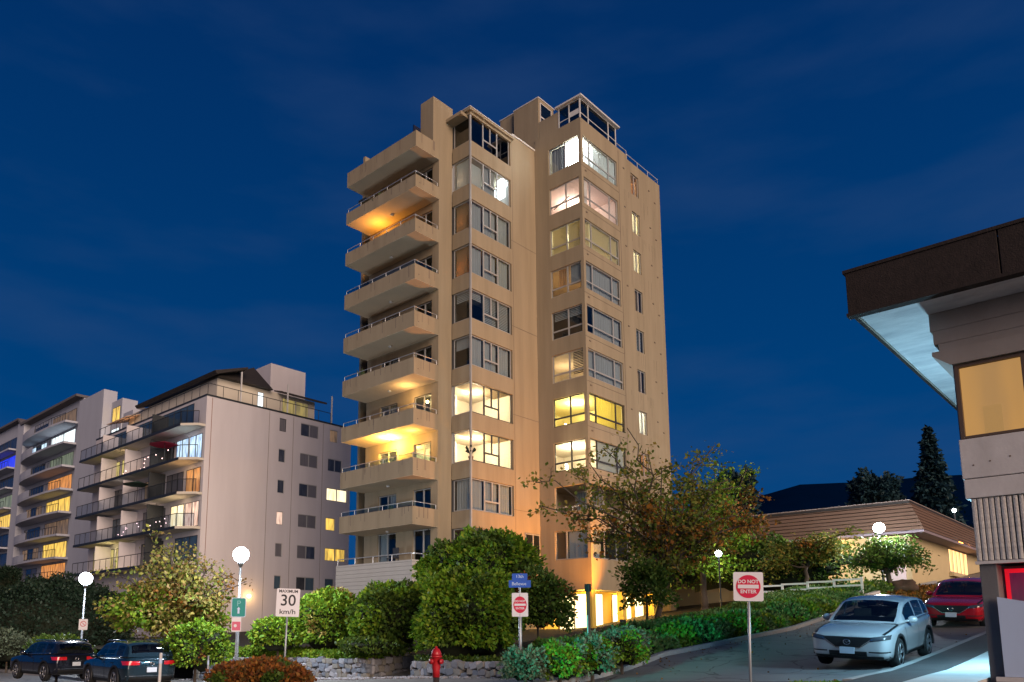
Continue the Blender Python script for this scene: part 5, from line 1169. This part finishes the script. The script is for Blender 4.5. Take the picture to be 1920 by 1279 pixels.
w_ = .585
plate(o, w_, h_, 0, 0, M_signw); text('MAXIMUM', .105, M_signk, o, 0, h_*.40, bold=.002, y=-.012, sx=.98); text('30', .40, M_signk, o, 0, .045, bold=.004, y=-.012, sx=1.0); text('km/h', .17, M_signk, o, 0, -h_*.33, bold=.002, y=-.012, sx=1.2)
o.rotation_euler.y = .025
def dne(o, w_, h_, z=0, el=1.0):
    plate(o, w_, h_, 0, z, M_signw)
    r = w_*.41; disc(o, r*el, 0, z, M_signr, -.012, -.009, sx=1/el)
    plate(o, r*1.70, r*.32, 0, z+.0, M_signw, -.016, -.013, .004, 'bar')
    text('DO NOT', r*.42, M_signw, o, 0, z+r*.42*el, y=-.014, bold=.002); text('ENTER', r*.44, M_signw, o, 0, z-r*.44*el, y=-.014, bold=.002)
o, h_ = signpost('big square red and white DO NOT ENTER sign beside the white car', 1403, 1073, 1127, 12.6, pr=.023)
dne(o, .455, h_); o.rotation_euler.y = .03
o, h_ = signpost('smaller DO NOT ENTER sign under the blue street name blades', 975, 1112, 1156, 21.3, pr=.045)
dne(o, .44, h_, 0, 1.25)
mb = MB(); mb.tube([(0, .035, h_/2-.1), (0, .035, h_/2+.30)], .03, 8); mb.build('pole', M_galv, o)
plate(o, .60, .20, 0, h_/2+.245, M_signb, name='street_blade', r=.02)
plate(o, .42, .18, .0, h_/2+.44, M_signb, name='street_blade', r=.02, y0=.012, y1=.02)
text('Bellevue', .125, M_lite, o, -.02, h_/2+.245, y=-.012, sx=.95); text('13th', .12, M_lite, o, 0, h_/2+.445, y=.008, sx=1)
# signs on the pole of the near street lamp
o, h_ = signpost('teal green parking sign strapped to the street lamp pole', 447.5, 1121, 1157, 25.6, pr=.01)
plate(o, .46, h_, 0, 0, M_lite, r=.06); plate(o, .42, h_-.04, 0, 0, M_signg, -.012, -.009, r=.05, name='face')
text('P', .26, mat('sign_teal_light', (.2, .5, .52), .5), o, 0, .12, y=-.014); 
mb = MB(); mb.prism([(-.03, -.20), (.03, -.20), (.03, -.06), (.055, -.06), (0, .02), (-.055, -.06), (-.03, -.06)], 1, -.016, -.013); mb.build('arrow', M_lite, o)
o, h_ = signpost('small pink and white parking notice below the teal sign', 443, 1158, 1184, 25.6, pr=.01)
plate(o, .30, h_, 0, 0, M_signw, r=.02); plate(o, .26, h_*.62, 0, -.05, M_signp, -.012, -.009, r=.01, name='face'); disc(o, .05, -.03, -.04, M_signw, -.016, -.013)
o, h_ = signpost('small white and red no parking sign on the far street lamp pole', 156, 1161, 1181, 37, pr=.012)
plate(o, .38, h_, 0, 0, M_signw, r=.02); mb = MB()
ring = [(math.cos(2*PI*i/20), math.sin(2*PI*i/20)) for i in range(21)]
mb.tube([(a_*.12, -.012, b_*.12+.03) for a_, b_ in ring], .012, 5); mb.tube([(-.085, -.012, .115), (.085, -.012, -.055)], .012, 5); mb.build('emblem', M_signr, o)
def bollard(label, x0, y0, Y, r=.03, m=None, ytop=None, cat='bollard', name='bollard'):
    t_ = at(x0, y0, Y); g = height(t_[0], t_[1]); o = thing(name, label, cat, t_[0], t_[1], g)
    mb = MB(); mb.tube([(t_[0], t_[1], g-.1), (t_[0], t_[1], t_[2]-r*.4), (t_[0], t_[1], t_[2])], [r, r, r*.5], 10); mb.build('post', m or M_white, o, smooth=True)
    mb = MB(); mb.tube([(t_[0], t_[1], t_[2]-.22), (t_[0], t_[1], t_[2]-.12)], r*1.08, 10); mb.build('band', M_lite, o)
bollard('slim white post in front of the tail of the dark blue car', 302, 1224, 16.5, .032)
bollard('thin grey post between the dark cars and the orange bush', 391, 1229, 19, .022, M_galv)
t_ = at(1102, 1095, 22.5); g = height(t_[0], t_[1]); o = thing('post', 'weathered wooden post with a dark cap in front of the lit lobby', 'post', t_[0], t_[1], g)
mb = MB(); mb.box(t_[0]-.04, t_[0]+.04, t_[1]-.04, t_[1]+.04, g, t_[2]-.12); mb.build('shaft', mat('post_wood', (.12, .085, .06), .9, noise=(5, .5, (.07, .05, .035), (3, 3, .4))), o)
mb = MB(); mb.box(t_[0]-.07, t_[0]+.07, t_[1]-.07, t_[1]+.07, t_[2]-.22, t_[2]); mb.build('cap', M_iron, o, bevel=.01)
mb = MB(); mb.tube([(t_[0]-.08, t_[1]-.02, g), (t_[0]-.08, t_[1]-.02, t_[2]-.9)], .022, 6); mb.build('brace', M_galv, o)
# hydrant
hc = at(818, 1212, 18.2); g = height(hc[0], hc[1]); hy = thing('fire_hydrant', 'red fire hydrant on a dark riser beside the low stone wall', 'hydrant', hc[0], hc[1], g)
M_hyd = mat('hydrant_red', (.40, .012, .018), .45, coat=.3); M_iron2 = mat('riser_black', (.03, .02, .02), .8)
def lathe(prof, c, n=20):
    vs = []; fs = []
    for i, (r_, z_) in enumerate(prof):
        for k in range(n): vs.append((c[0]+r_*math.cos(2*PI*k/n), c[1]+r_*math.sin(2*PI*k/n), z_))
    for i in range(len(prof)-1):
        for k in range(n): a_ = i*n+k; b_ = i*n+(k+1) % n; fs.append((a_, b_, b_+n, a_+n))
    return vs, fs
zt = hc[2]; 
vs, fs = lathe([(.0, zt+.0), (.03, zt), (.03, zt-.04), (.075, zt-.06), (.105, zt-.12), (.12, zt-.17), (.12, zt-.2), (.10, zt-.21), (.10, zt-.46), (.085, zt-.55), (.085, zt-.70), (.0, zt-.70)], hc); MB().add(vs, fs).build('barrel', M_hyd, hy, smooth=True)
vs, fs = lathe([(.13, zt-.21), (.14, zt-.22), (.14, zt-.25), (.10, zt-.26)], hc); MB().add(vs, fs).build('flange', M_hyd, hy, smooth=True)
ax_ = Vector((-B[0], 0, 0))
for d_, n_ in (((0, 1), 'nozzle'), ((0, -1), 'nozzle'), ((-1, 0), 'nozzle')):
    mb = MB(); z_ = zt-.34; mb.tube([(hc[0]+d_[0]*.08, hc[1]+d_[1]*.08, z_), (hc[0]+d_[0]*.14, hc[1]+d_[1]*.14, z_), (hc[0]+d_[0]*.14, hc[1]+d_[1]*.14, z_), (hc[0]+d_[0]*.19, hc[1]+d_[1]*.19, z_)], [.05, .05, .065, .06], 12); mb.build(n_, M_hyd, hy, smooth=True)
mb = MB(); mb.tube([(hc[0], hc[1], g-.1), (hc[0], hc[1], zt-.70)], .075, 14); mb.build('riser', M_iron2, hy, smooth=True)

# ------------------------------------------------------------------ cars
M_tyre = mat('tyre', (.018, .018, .018), .85); M_rim = mat('alloy', (.34, .34, .35), .3, .8); M_rimd = mat('alloy_dark', (.10, .10, .11), .3, .8)
M_blk = mat('black_trim', (.015, .015, .016), .5); M_chr = mat('chrome', (.7, .7, .72), .12, 1.0); M_cgl = glassmat('car_glass', (.34, .38, .40), .05)
M_hl = mat('headlamp', (.06, .065, .075), .08, spec=.9, coat=.8); M_tl = mat('tail_lamp', (.55, .01, .02), .12, spec=.8, coat=.8); M_pl = mat('number_plate', (.55, .60, .68), .5); M_int = mat('seat_cloth', (.12, .09, .07), .9)
LC = 4.55
xs_ = [0, .04, .12, .25, .45, .7, 1.0, 1.3, 1.7, 2.3, 3.0, 3.6, 4.0, 4.25, 4.42, 4.51, 4.55]
def lower_mesh(kind):
    wv = np.interp(xs_, [0, .04, .12, .25, .45, .7, 3.7, 4.1, 4.35, 4.48, 4.55], [.66, .76, .84, .885, .905, .92, .92, .905, .87, .82, .74])
    if kind == 'cuv': ztv = np.interp(xs_, [0, .12, .3, .7, 1.0, 1.3, 2.5, 4.2, 4.42, 4.55], [.80, .87, .92, .985, 1.02, 1.05, 1.08, 1.14, 1.10, .98])
    else: ztv = np.interp(xs_, [0, .12, .3, .7, 1.0, 1.3, 2.5, 4.2, 4.42, 4.55], [.80, .88, .93, .985, 1.02, 1.05, 1.07, 1.12, 1.12, 1.02])
    zbv = np.interp(xs_, [0, .12, .4, 4.1, 4.45, 4.55], [.40, .27, .23, .23, .30, .42])
    vs = []; fs = []; n = 19
    for x, w, zt_, zb_ in zip(xs_, wv, ztv, zbv):
        half = [(0, zb_), (w*.75, zb_), (w*.94, zb_+.04), (w*.975, zb_+.18), (w*.985, .58), (w, .72), (w*.985, .86 if zt_ > .92 else zt_-.06), (w*.955, zt_-.05), (w*.86, zt_-.005), (0, zt_+.025)]
        ring = half+[(-a_, b_) for a_, b_ in reversed(half[1:-1])]
        n = len(ring); vs += [(x, a_, b_) for a_, b_ in ring]
    m_ = len(xs_)
    for i in range(m_-1):
        for k in range(n): a_ = i*n+k; b_ = i*n+(k+1) % n; fs.append((a_, b_, b_+n, a_+n))
    fs.append(tuple(range(n))); fs.append(tuple(reversed([(m_-1)*n+k for k in range(n)])))
    me = bpy.data.meshes.new('body'); me.from_pydata(vs, [], fs)
    bm = bmesh.new(); bm.from_mesh(me); bmesh.ops.recalc_face_normals(bm, faces=bm.faces); bm.to_mesh(me); bm.free()
    o = bpy.data.objects.new('tmp_body', me); COL.objects.link(o)
    s_ = o.modifiers.new('s', 'SUBSURF'); s_.levels = 2; s_.render_levels = 2
    tmp = [o]
    for cx_ in (.93, 3.63):
        mb = MB(); mb.tube([(cx_, -1.2, .365), (cx_, 1.2, .365)], .425, 40); me2 = mb.mesh('c'); bm = bmesh.new(); bm.from_mesh(me2); bmesh.ops.recalc_face_normals(bm, faces=bm.faces); bm.to_mesh(me2); bm.free()
        co = bpy.data.objects.new('tmp_cut', me2); COL.objects.link(co); tmp.append(co)
        b_ = o.modifiers.new('b', 'BOOLEAN'); b_.operation = 'DIFFERENCE'; b_.object = co; b_.solver = 'EXACT'
    bpy.context.view_layer.update(); dg = bpy.context.evaluated_depsgraph_get()
    out = bpy.data.meshes.new_from_object(o.evaluated_get(dg))
    for t_ in tmp: bpy.data.objects.remove(t_)
    out.name = 'body'; out.polygons.foreach_set('use_smooth', [True]*len(out.polygons))
    try: out.set_sharp_from_angle(angle=math.radians(35))
    except Exception: pass
    return out
BODY = {k: lower_mesh(k) for k in ('cuv', 'box')}
def cabin(kind):
    if kind == 'cuv':
        zx = [1.2, 1.35, 1.6, 1.95, 2.2, 2.6, 3.0, 3.5, 3.95, 4.15, 4.32, 4.42]; zz = [1.05, 1.14, 1.30, 1.50, 1.585, 1.645, 1.655, 1.63, 1.555, 1.46, 1.28, 1.13]
        segs = [(1.72, 2.60), (2.70, 3.42), (3.50, 3.98)]; ws = (1.27, 2.12); rw = (4.0, 4.33)
    else:
        zx = [1.2, 1.35, 1.6, 1.95, 2.15, 2.6, 3.0, 3.6, 4.1, 4.28, 4.38, 4.44]; zz = [1.05, 1.15, 1.32, 1.53, 1.61, 1.66, 1.665, 1.65, 1.60, 1.52, 1.33, 1.12]
        segs = [(1.70, 2.58), (2.68, 3.45), (3.55, 4.08)]; ws = (1.27, 2.08); rw = (4.25, 4.40)
    X = sorted({*[round(v, 3) for v in np.arange(1.2, 4.43, .07)], *[v for s_ in segs for v in s_], *ws, *rw, zx[-1]})
    Tt = [0, .03, .06, .15, .25, .35, .44, .47, .5, .53, .56, .65, .75, .88, 1.0]
    def Sf(x, t):
        zr = float(np.interp(x, zx, zz)); zr_s = zr; be = 1.03+.03*(x-1.2)/1.0 if x < 2.2 else 1.06+.03*(x-2.2)
        wb = float(np.interp(x, [1.2, 1.5, 3.6, 4.2, 4.45], [.80, .855, .865, .82, .74])); h = max(zr-be, .02); wr = wb-.27*h; ze = zr-.075*min(1, h/.3)
        if t <= .5: s_ = t/.5; return (x, wb+(wr-wb)*s_+.012*math.sin(s_*PI), be+(ze-be)*s_)
        s_ = (t-.5)/.5; return (x, wr*(1-s_), ze+(zr-ze)*(1-(1-s_)**2.6))
    body = MB(); gl_ = {'windscreen': MB(), 'rear_window': MB(), 'l0': MB(), 'l1': MB(), 'l2': MB(), 'r0': MB(), 'r1': MB(), 'r2': MB()}
    for i in range(len(X)-1):
        for j in range(len(Tt)-1):
            xm = (X[i]+X[i+1])/2; tm = (Tt[j]+Tt[j+1])/2
            for sg in (1, -1):
                q4 = [Sf(X[i], Tt[j]), Sf(X[i+1], Tt[j]), Sf(X[i+1], Tt[j+1]), Sf(X[i], Tt[j+1])]; q4 = [(a_, b_*sg, c_) for a_, b_, c_ in q4]
                tgt = body
                if tm > .56 and ws[0] < xm < ws[1]: tgt = gl_['windscreen']
                elif tm > .56 and rw[0] < xm < rw[1]: tgt = gl_['rear_window']
                elif .06 < tm < .44:
                    for si, (a_, b_) in enumerate(segs):
                        if a_ < xm < b_: tgt = gl_[('r' if sg > 0 else 'l')+str(si)]
                tgt.quad(*q4)
    def fin(mb, n_):
        me = mb.mesh(n_); bm = bmesh.new(); bm.from_mesh(me); bmesh.ops.remove_doubles(bm, verts=bm.verts, dist=.0005); bmesh.ops.recalc_face_normals(bm, faces=bm.faces); bm.to_mesh(me); bm.free()
        me.polygons.foreach_set('use_smooth', [True]*len(me.polygons)); return me
    return fin(body, 'cabin'), {k: fin(v, k) for k, v in gl_.items()}, segs
CAB = {k: cabin(k) for k in ('cuv', 'box')}
def car(label, kind, paint, loc, rz, pitch=0.0, roll=0.0, face='front', rim=M_rim, rails=False, plate_m=None, clad=True, L=1.0):
    o = free('parked_car', label, 'car', loc, 'cars parked at the kerbs', rz); o.rotation_euler = (roll, pitch, rz)
    bme = BODY[kind].copy(); bme.materials.clear(); bme.materials.append(paint)
    body = child('body', bme, o); cm, gls, segs = CAB[kind]
    cme = cm.copy(); cme.materials.append(paint); child('cabin', cme, o)
    for k, me in gls.items():
        g = me.copy(); g.materials.append(M_cgl); child({'w': 'windscreen', 'r': 'rear_window'}.get(k[0], 'window') if k in ('windscreen', 'rear_window') else 'window', g, o)
    bvh = BVHTree.FromPolygons([v.co.copy() for v in bme.vertices], [tuple(p_.vertices) for p_ in bme.polygons])
    def patch(name, ys, zlo, zhi, side, m, off=.006, rows=4, th=True):
        """a trim piece laid on the bodywork, seen from front / rear / sides"""
        vs = []; fs = []
        for y_, a_, b_ in zip(ys, zlo, zhi):
            for r_ in range(rows+1):
                z_ = a_+(b_-a_)*r_/rows
                if side == 'front': O, D_ = Vector((-2, y_, z_)), Vector((1, 0, 0))
                elif side == 'rear': O, D_ = Vector((7, y_, z_)), Vector((-1, 0, 0))
                elif side == 'left': O, D_ = Vector((y_, -3, z_)), Vector((0, 1, 0))
                else: O, D_ = Vector((y_, 3, z_)), Vector((0, -1, 0))
                hit = bvh.ray_cast(O, D_)
                P_ = hit[0] if hit[0] is not None else O+D_*2.1
                nn = hit[1] if hit[1] is not None else -D_
                if nn.dot(D_) > 0: nn = -nn
                vs.append(P_+nn*off)
        k = rows+1
        for i in range(len(ys)-1):
            for r_ in range(rows): a_ = i*k+r_; fs.append((a_, a_+1, a_+k+1, a_+k))
        mb = MB().add(vs, fs); return mb.build(name, m, o, smooth=True, fixn=False)
    ly = lambda a_, b_, n_: [a_+(b_-a_)*i/n_ for i in range(n_+1)]
    for sg in (1, -1):
        for cx_ in (.93, 3.63):
            w = free('wheel', None, None, (0, 0, 0)); w.parent = o; w.location = (cx_, sg*.80, .365); del ORG[w]; ORG[w] = (0, 0, 0)
            pr_ = [(.245, -.11), (.30, -.115), (.345, -.105), (.362, -.07), (.365, 0), (.362, .07), (.345, .105), (.30, .115), (.245, .11)]
            n = 36; vs = []; fs = []
            for r_, t_ in pr_:
                for k in range(n): vs.append((r_*math.cos(2*PI*k/n), t_*1.0, r_*math.sin(2*PI*k/n)))
            for i in range(len(pr_)-1):
                for k in range(n): a_ = i*n+k; b_ = i*n+(k+1) % n; fs.append((a_, b_, b_+n, a_+n))
            MB().add(vs, fs).build('tyre', M_tyre, w, smooth=True)
            rm = MB(); rm.tube([(0, sg*.02, 0), (0, sg*.085, 0)], .06, 12)
            for k in range(5):
                for dd in (-.13, .13):
                    a_ = 2*PI*k/5+.3; rm.tube([(math.cos(a_)*.04, sg*.088, math.sin(a_)*.04), (math.cos(a_+dd)*.235, sg*.10, math.sin(a_+dd)*.235)], [.022, .016], 5)
            rg = [(.245*math.cos(2*PI*k/n), sg*.105, .245*math.sin(2*PI*k/n)) for k in range(n+1)]; rm.tube(rg, .014, 5, cap=False)
            rm.build('rim', rim, w, smooth=True)
            dk = MB(); dk.tube([(0, sg*.0, 0), (0, sg*.03, 0)], .24, 24); dk.build('brake_disc', M_blk, w)
            # arch lining and lip
            am = MB(); vs = []; fs = []; na = 22
            for k in range(na+1):
                a_ = PI*(-.04+1.08*k/na)
                for r_, y_ in ((.415, .70), (.415, .925), (.475, .93), (.480, .90)): vs.append((cx_+r_*math.cos(a_), sg*y_, .365+r_*math.sin(a_)))
            for k in range(na):
                for j in range(3): a2 = k*4+j; fs.append((a2, a2+1, a2+5, a2+4))
            am.add(vs, fs).build('wheel_arch', M_blk, o, smooth=False, fixn=False)
        patch('sill_trim', ly(1.42, 3.15, 14), [.24]*15, [.37]*15, 'left' if sg < 0 else 'right', M_blk, .012)
        sd = 'left' if sg < 0 else 'right'
        for xx in (1.50, 2.65, 3.47):
            patch('door_seam', [xx, xx+.018], [.38]*2, [1.03]*2, sd, M_blk, .004, rows=8)
        for xx in (2.38, 3.25): patch('door_handle', ly(xx, xx+.2, 4), [.90]*5, [.93]*5, sd, paint if kind == 'cuv' else M_blk, .022)
        mb = MB(); mb.ball((1.78, sg*1.0, 1.12), .12, 14, 9, sq=(.75, .95, .72)); mb.tube([(1.72, sg*.84, 1.07), (1.78, sg*.95, 1.09)], .03, 6); mb.build('mirror', paint, o, smooth=True)
        if rails:
            mb = MB(); mb.tube([(2.1, sg*.66, 1.60), (2.2, sg*.66, 1.655), (3.9, sg*.66, 1.655), (4.02, sg*.66, 1.59)], .018, 6); mb.build('roof_rail', M_chr, o, smooth=True)
        # belt line chrome
        cb = MB(); cb.tube([(1.7, sg*.868, 1.075), (2.6, sg*.874, 1.09), (3.4, sg*.872, 1.115), (4.0, sg*.842, 1.135)], .008, 5); cb.build('belt_trim', M_chr, o)
    for sg in (1, -1): patch('bonnet_seam', ly(.16, 1.2, 10), [z_-.035 for z_ in np.interp(ly(.16, 1.2, 10), [0, .12, .3, .7, 1.0, 1.3], [.80, .87, .92, .985, 1.02, 1.05])], [z_-.022 for z_ in np.interp(ly(.16, 1.2, 10), [0, .12, .3, .7, 1.0, 1.3], [.80, .87, .92, .985, 1.02, 1.05])], 'left' if sg < 0 else 'right', M_blk, .004, rows=1)
    # front end
    sh = lambda f: [f(y_) for y_ in ys]
    ys = ly(-.52, .52, 16)
    patch('grille', ys, sh(lambda y_: .56+.20*max(0, (abs(y_)-.26)/.26)), sh(lambda y_: .80), 'front', M_blk, .008)
    yw = ly(-.56, .56, 18); lo = [.535+.215*max(0, (abs(y_)-.26)/.30) for y_ in yw]; patch('grille_surround', yw, lo, [a_+.022 for a_ in lo], 'front', M_chr, .016, rows=1)
    for sg in (1, -1):
        y2 = ly(.50*sg, .875*sg, 10); t2 = ly(0, 1, 10)
        patch('headlight', y2, [.715+.055*t for t in t2], [.79+.05*t for t in t2], 'front', M_hl, .010)
        patch('headlight_bezel', y2, [.700+.055*t for t in t2], [.80+.052*t for t in t2], 'front', M_blk, .006)
        y3 = ly(.46*sg, .86*sg, 8); patch('lower_grille', y3, [.445]*9, [.475]*9, 'front', M_blk, .007)
    yl = ly(-.84, .84, 16); patch('front_lip', yl, [.28]*17, [.36+.0*abs(y_) for y_ in yl], 'front', M_blk, .010)
    yl = ly(-.42, .42, 8); patch('lower_grille', yl, [.36]*9, [.47]*9, 'front', M_blk, .008)
    mb = MB(); mb.box(-.045, -.03, -.165, .165, .41, .565); mb.build('number_plate', plate_m or M_pl, o, bevel=.004)
    em = MB(); rg = [(-.035, .075*math.cos(2*PI*k/20), .685+.058*math.sin(2*PI*k/20)) for k in range(21)]; em.tube(rg, .009, 5, cap=False)
    em.tube([(-.04, -.062, .705), (-.04, -.03, .70), (-.04, 0, .672), (-.04, .03, .70), (-.04, .062, .705)], .008, 5)
    em.build('emblem', M_chr, o, smooth=True)
    # rear end
    for sg in (1, -1):
        y2 = ly(.40*sg, .86*sg, 8); patch('tail_light', y2, [.86]*9, [.985]*9, 'rear', M_tl, .010)
        patch('tail_light', ly(4.28, 4.44, 3), [.87]*4, [.985]*4, 'left' if sg < 0 else 'right', M_tl, .010)
    yl = ly(-.80, .80, 14); patch('rear_bumper_trim', yl, [.34]*15, [.47]*15, 'rear', M_blk, .010)
    patch('chrome_strip', ly(-.80, .80, 14), [.50]*15, [.515]*15, 'rear', M_chr, .014, rows=1)
    patch('tailgate_handle', ly(-.20, .20, 5), [.80]*6, [.82]*6, 'rear', M_chr, .018, rows=1)
    hit = bvh.ray_cast(Vector((7, 0, .70)), Vector((-1, 0, 0)))[0]; xr = hit.x+.01
    mb = MB(); mb.box(xr, xr+.015, -.165, .165, .62, .775); mb.build('number_plate', M_pl, o, bevel=.004)
    em = MB(); zz_ = .90 if kind == 'box' else .96; rg = [(xr+.02, .062*math.cos(2*PI*k/20), zz_+.062*math.sin(2*PI*k/20)) for k in range(21)]; em.tube(rg, .008, 5, cap=False)
    em.tube([(xr+.02, -.035, zz_+.045), (xr+.02, 0, zz_+.005), (xr+.02, .035, zz_+.045)], .006, 5); em.tube([(xr+.02, -.05, zz_+.01), (xr+.02, -.022, zz_-.045), (xr+.02, 0, zz_-.005), (xr+.02, .022, zz_-.045), (xr+.02, .05, zz_+.01)], .006, 5)
    em.build('emblem', M_chr, o, smooth=True)
    mb = MB(); mb.box(1.35, 4.0, -.6, .6, .30, .60); mb.build('floor_pan', M_blk, o)
    mb = MB(); mb.box(1.42, 4.15, -.70, .70, 1.0, 1.105); mb.prism([(1.32, 1.07), (1.55, 1.17), (1.8, 1.17), (1.8, 1.07)], 1, -.66, .66); mb.build('dashboard', M_blk, o)
    for xx, n_ in ((2.55, 2), (3.45, 3)):
        for k in range(n_):
            yy = (-.38, .38)[k] if n_ == 2 else (-.42, 0, .42)[k]
            mb = MB(); mb.prism([(xx, 1.1), (xx+.08, 1.30), (xx+.18, 1.30), (xx+.14, 1.1)], 1, yy-.2, yy+.2); mb.prism([(xx+.08, 1.33), (xx+.09, 1.46), (xx+.17, 1.46), (xx+.17, 1.33)], 1, yy-.11, yy+.11); mb.tube([(xx+.12, yy, 1.28), (xx+.12, yy, 1.35)], .015, 5); mb.build('seat', M_int, o, bevel=.012)
    return o
def onroad(p, q): return wpos(p, q, height(p, q))
P_w = mat('paint_pearl_white', (.56, .55, .56), .25, .25, coat=1.0); P_r = mat('paint_red', (.50, .008, .02), .25, .3, coat=1.0); P_b = mat('paint_dark_blue', (.012, .03, .045), .22, .4, coat=1.0); P_k = mat('paint_black', (.010, .012, .022), .2, .4, coat=1.0)
sl_ = math.atan(.083)
wc = car('pearl white crossover parked nose downhill beside the pavement', 'cuv', P_w, onroad(18.95, 5.88), RZ, -sl_, 0.045); wc.scale = (.95, .95, .95)
car('red crossover parked uphill behind the white one, beside the concrete pillar', 'cuv', P_r, onroad(31.0, 6.2), RZ, -sl_, 0.045, rim=M_rimd)
car('dark blue boxy car with red tail lamps parked below the stone wall', 'box', P_b, wpos(12.4, 30.0, -.02), RZ-PI/2-.08, 0, 0, rails=True)
car('black car at the left edge, parked ahead of the dark blue one', 'box', P_k, wpos(12.4, 38.2, -.08), RZ-PI/2+.07, 0, 0, rails=True)

# traffic signal of the crossing, standing across the avenue and facing up the side street
ts = thing('traffic_signal', 'traffic signal showing green at the near corner', 'traffic light', 1.0, 10.0, height(1.0, 10.0))
g = height(1.0, 10.0)
mb = MB(); mb.tube([(1.0, 10.0, g), (1.0, 10.0, g+3.9)], .07, 12); mb.build('pole', M_pole, ts, smooth=True)
mb = MB(); mb.box(1.0, 1.22, 9.85, 10.15, g+2.95, g+3.85); mb.build('housing', mat('signal_yellow', (.55, .35, .02), .5), ts, bevel=.02)
for i, (n_, m_) in enumerate((('green_lens', mat('lens_green', (.0, .3, .2), .3, emit=(.05, 1, .6), es=20)), ('amber_lens', mat('lens_amber', (.2, .1, .01), .3)), ('red_lens', mat('lens_red', (.2, .01, .01), .3)))):
    mb = MB(); mb.tube([(1.22, 10.0, g+3.1+.28*i), (1.24, 10.0, g+3.1+.28*i)], .1, 20); mb.build(n_, m_, ts)
d_ = bpy.data.lights.new('signal_beam', 'SPOT'); d_.energy = 14000; d_.color = (.05, .95, .72); d_.spot_size = math.radians(21); d_.spot_blend = 1; d_.shadow_soft_size = .1
sp_ = bpy.data.objects.new('signal_beam', d_); COL.objects.link(sp_); sp_.location = wpos(1.3, 10.0, g+3.1)
sp_.rotation_euler = (wpos(27, 10.9, 1.7)-wpos(1.3, 10.0, g+3.1)).to_track_quat('-Z', 'Y').to_euler()
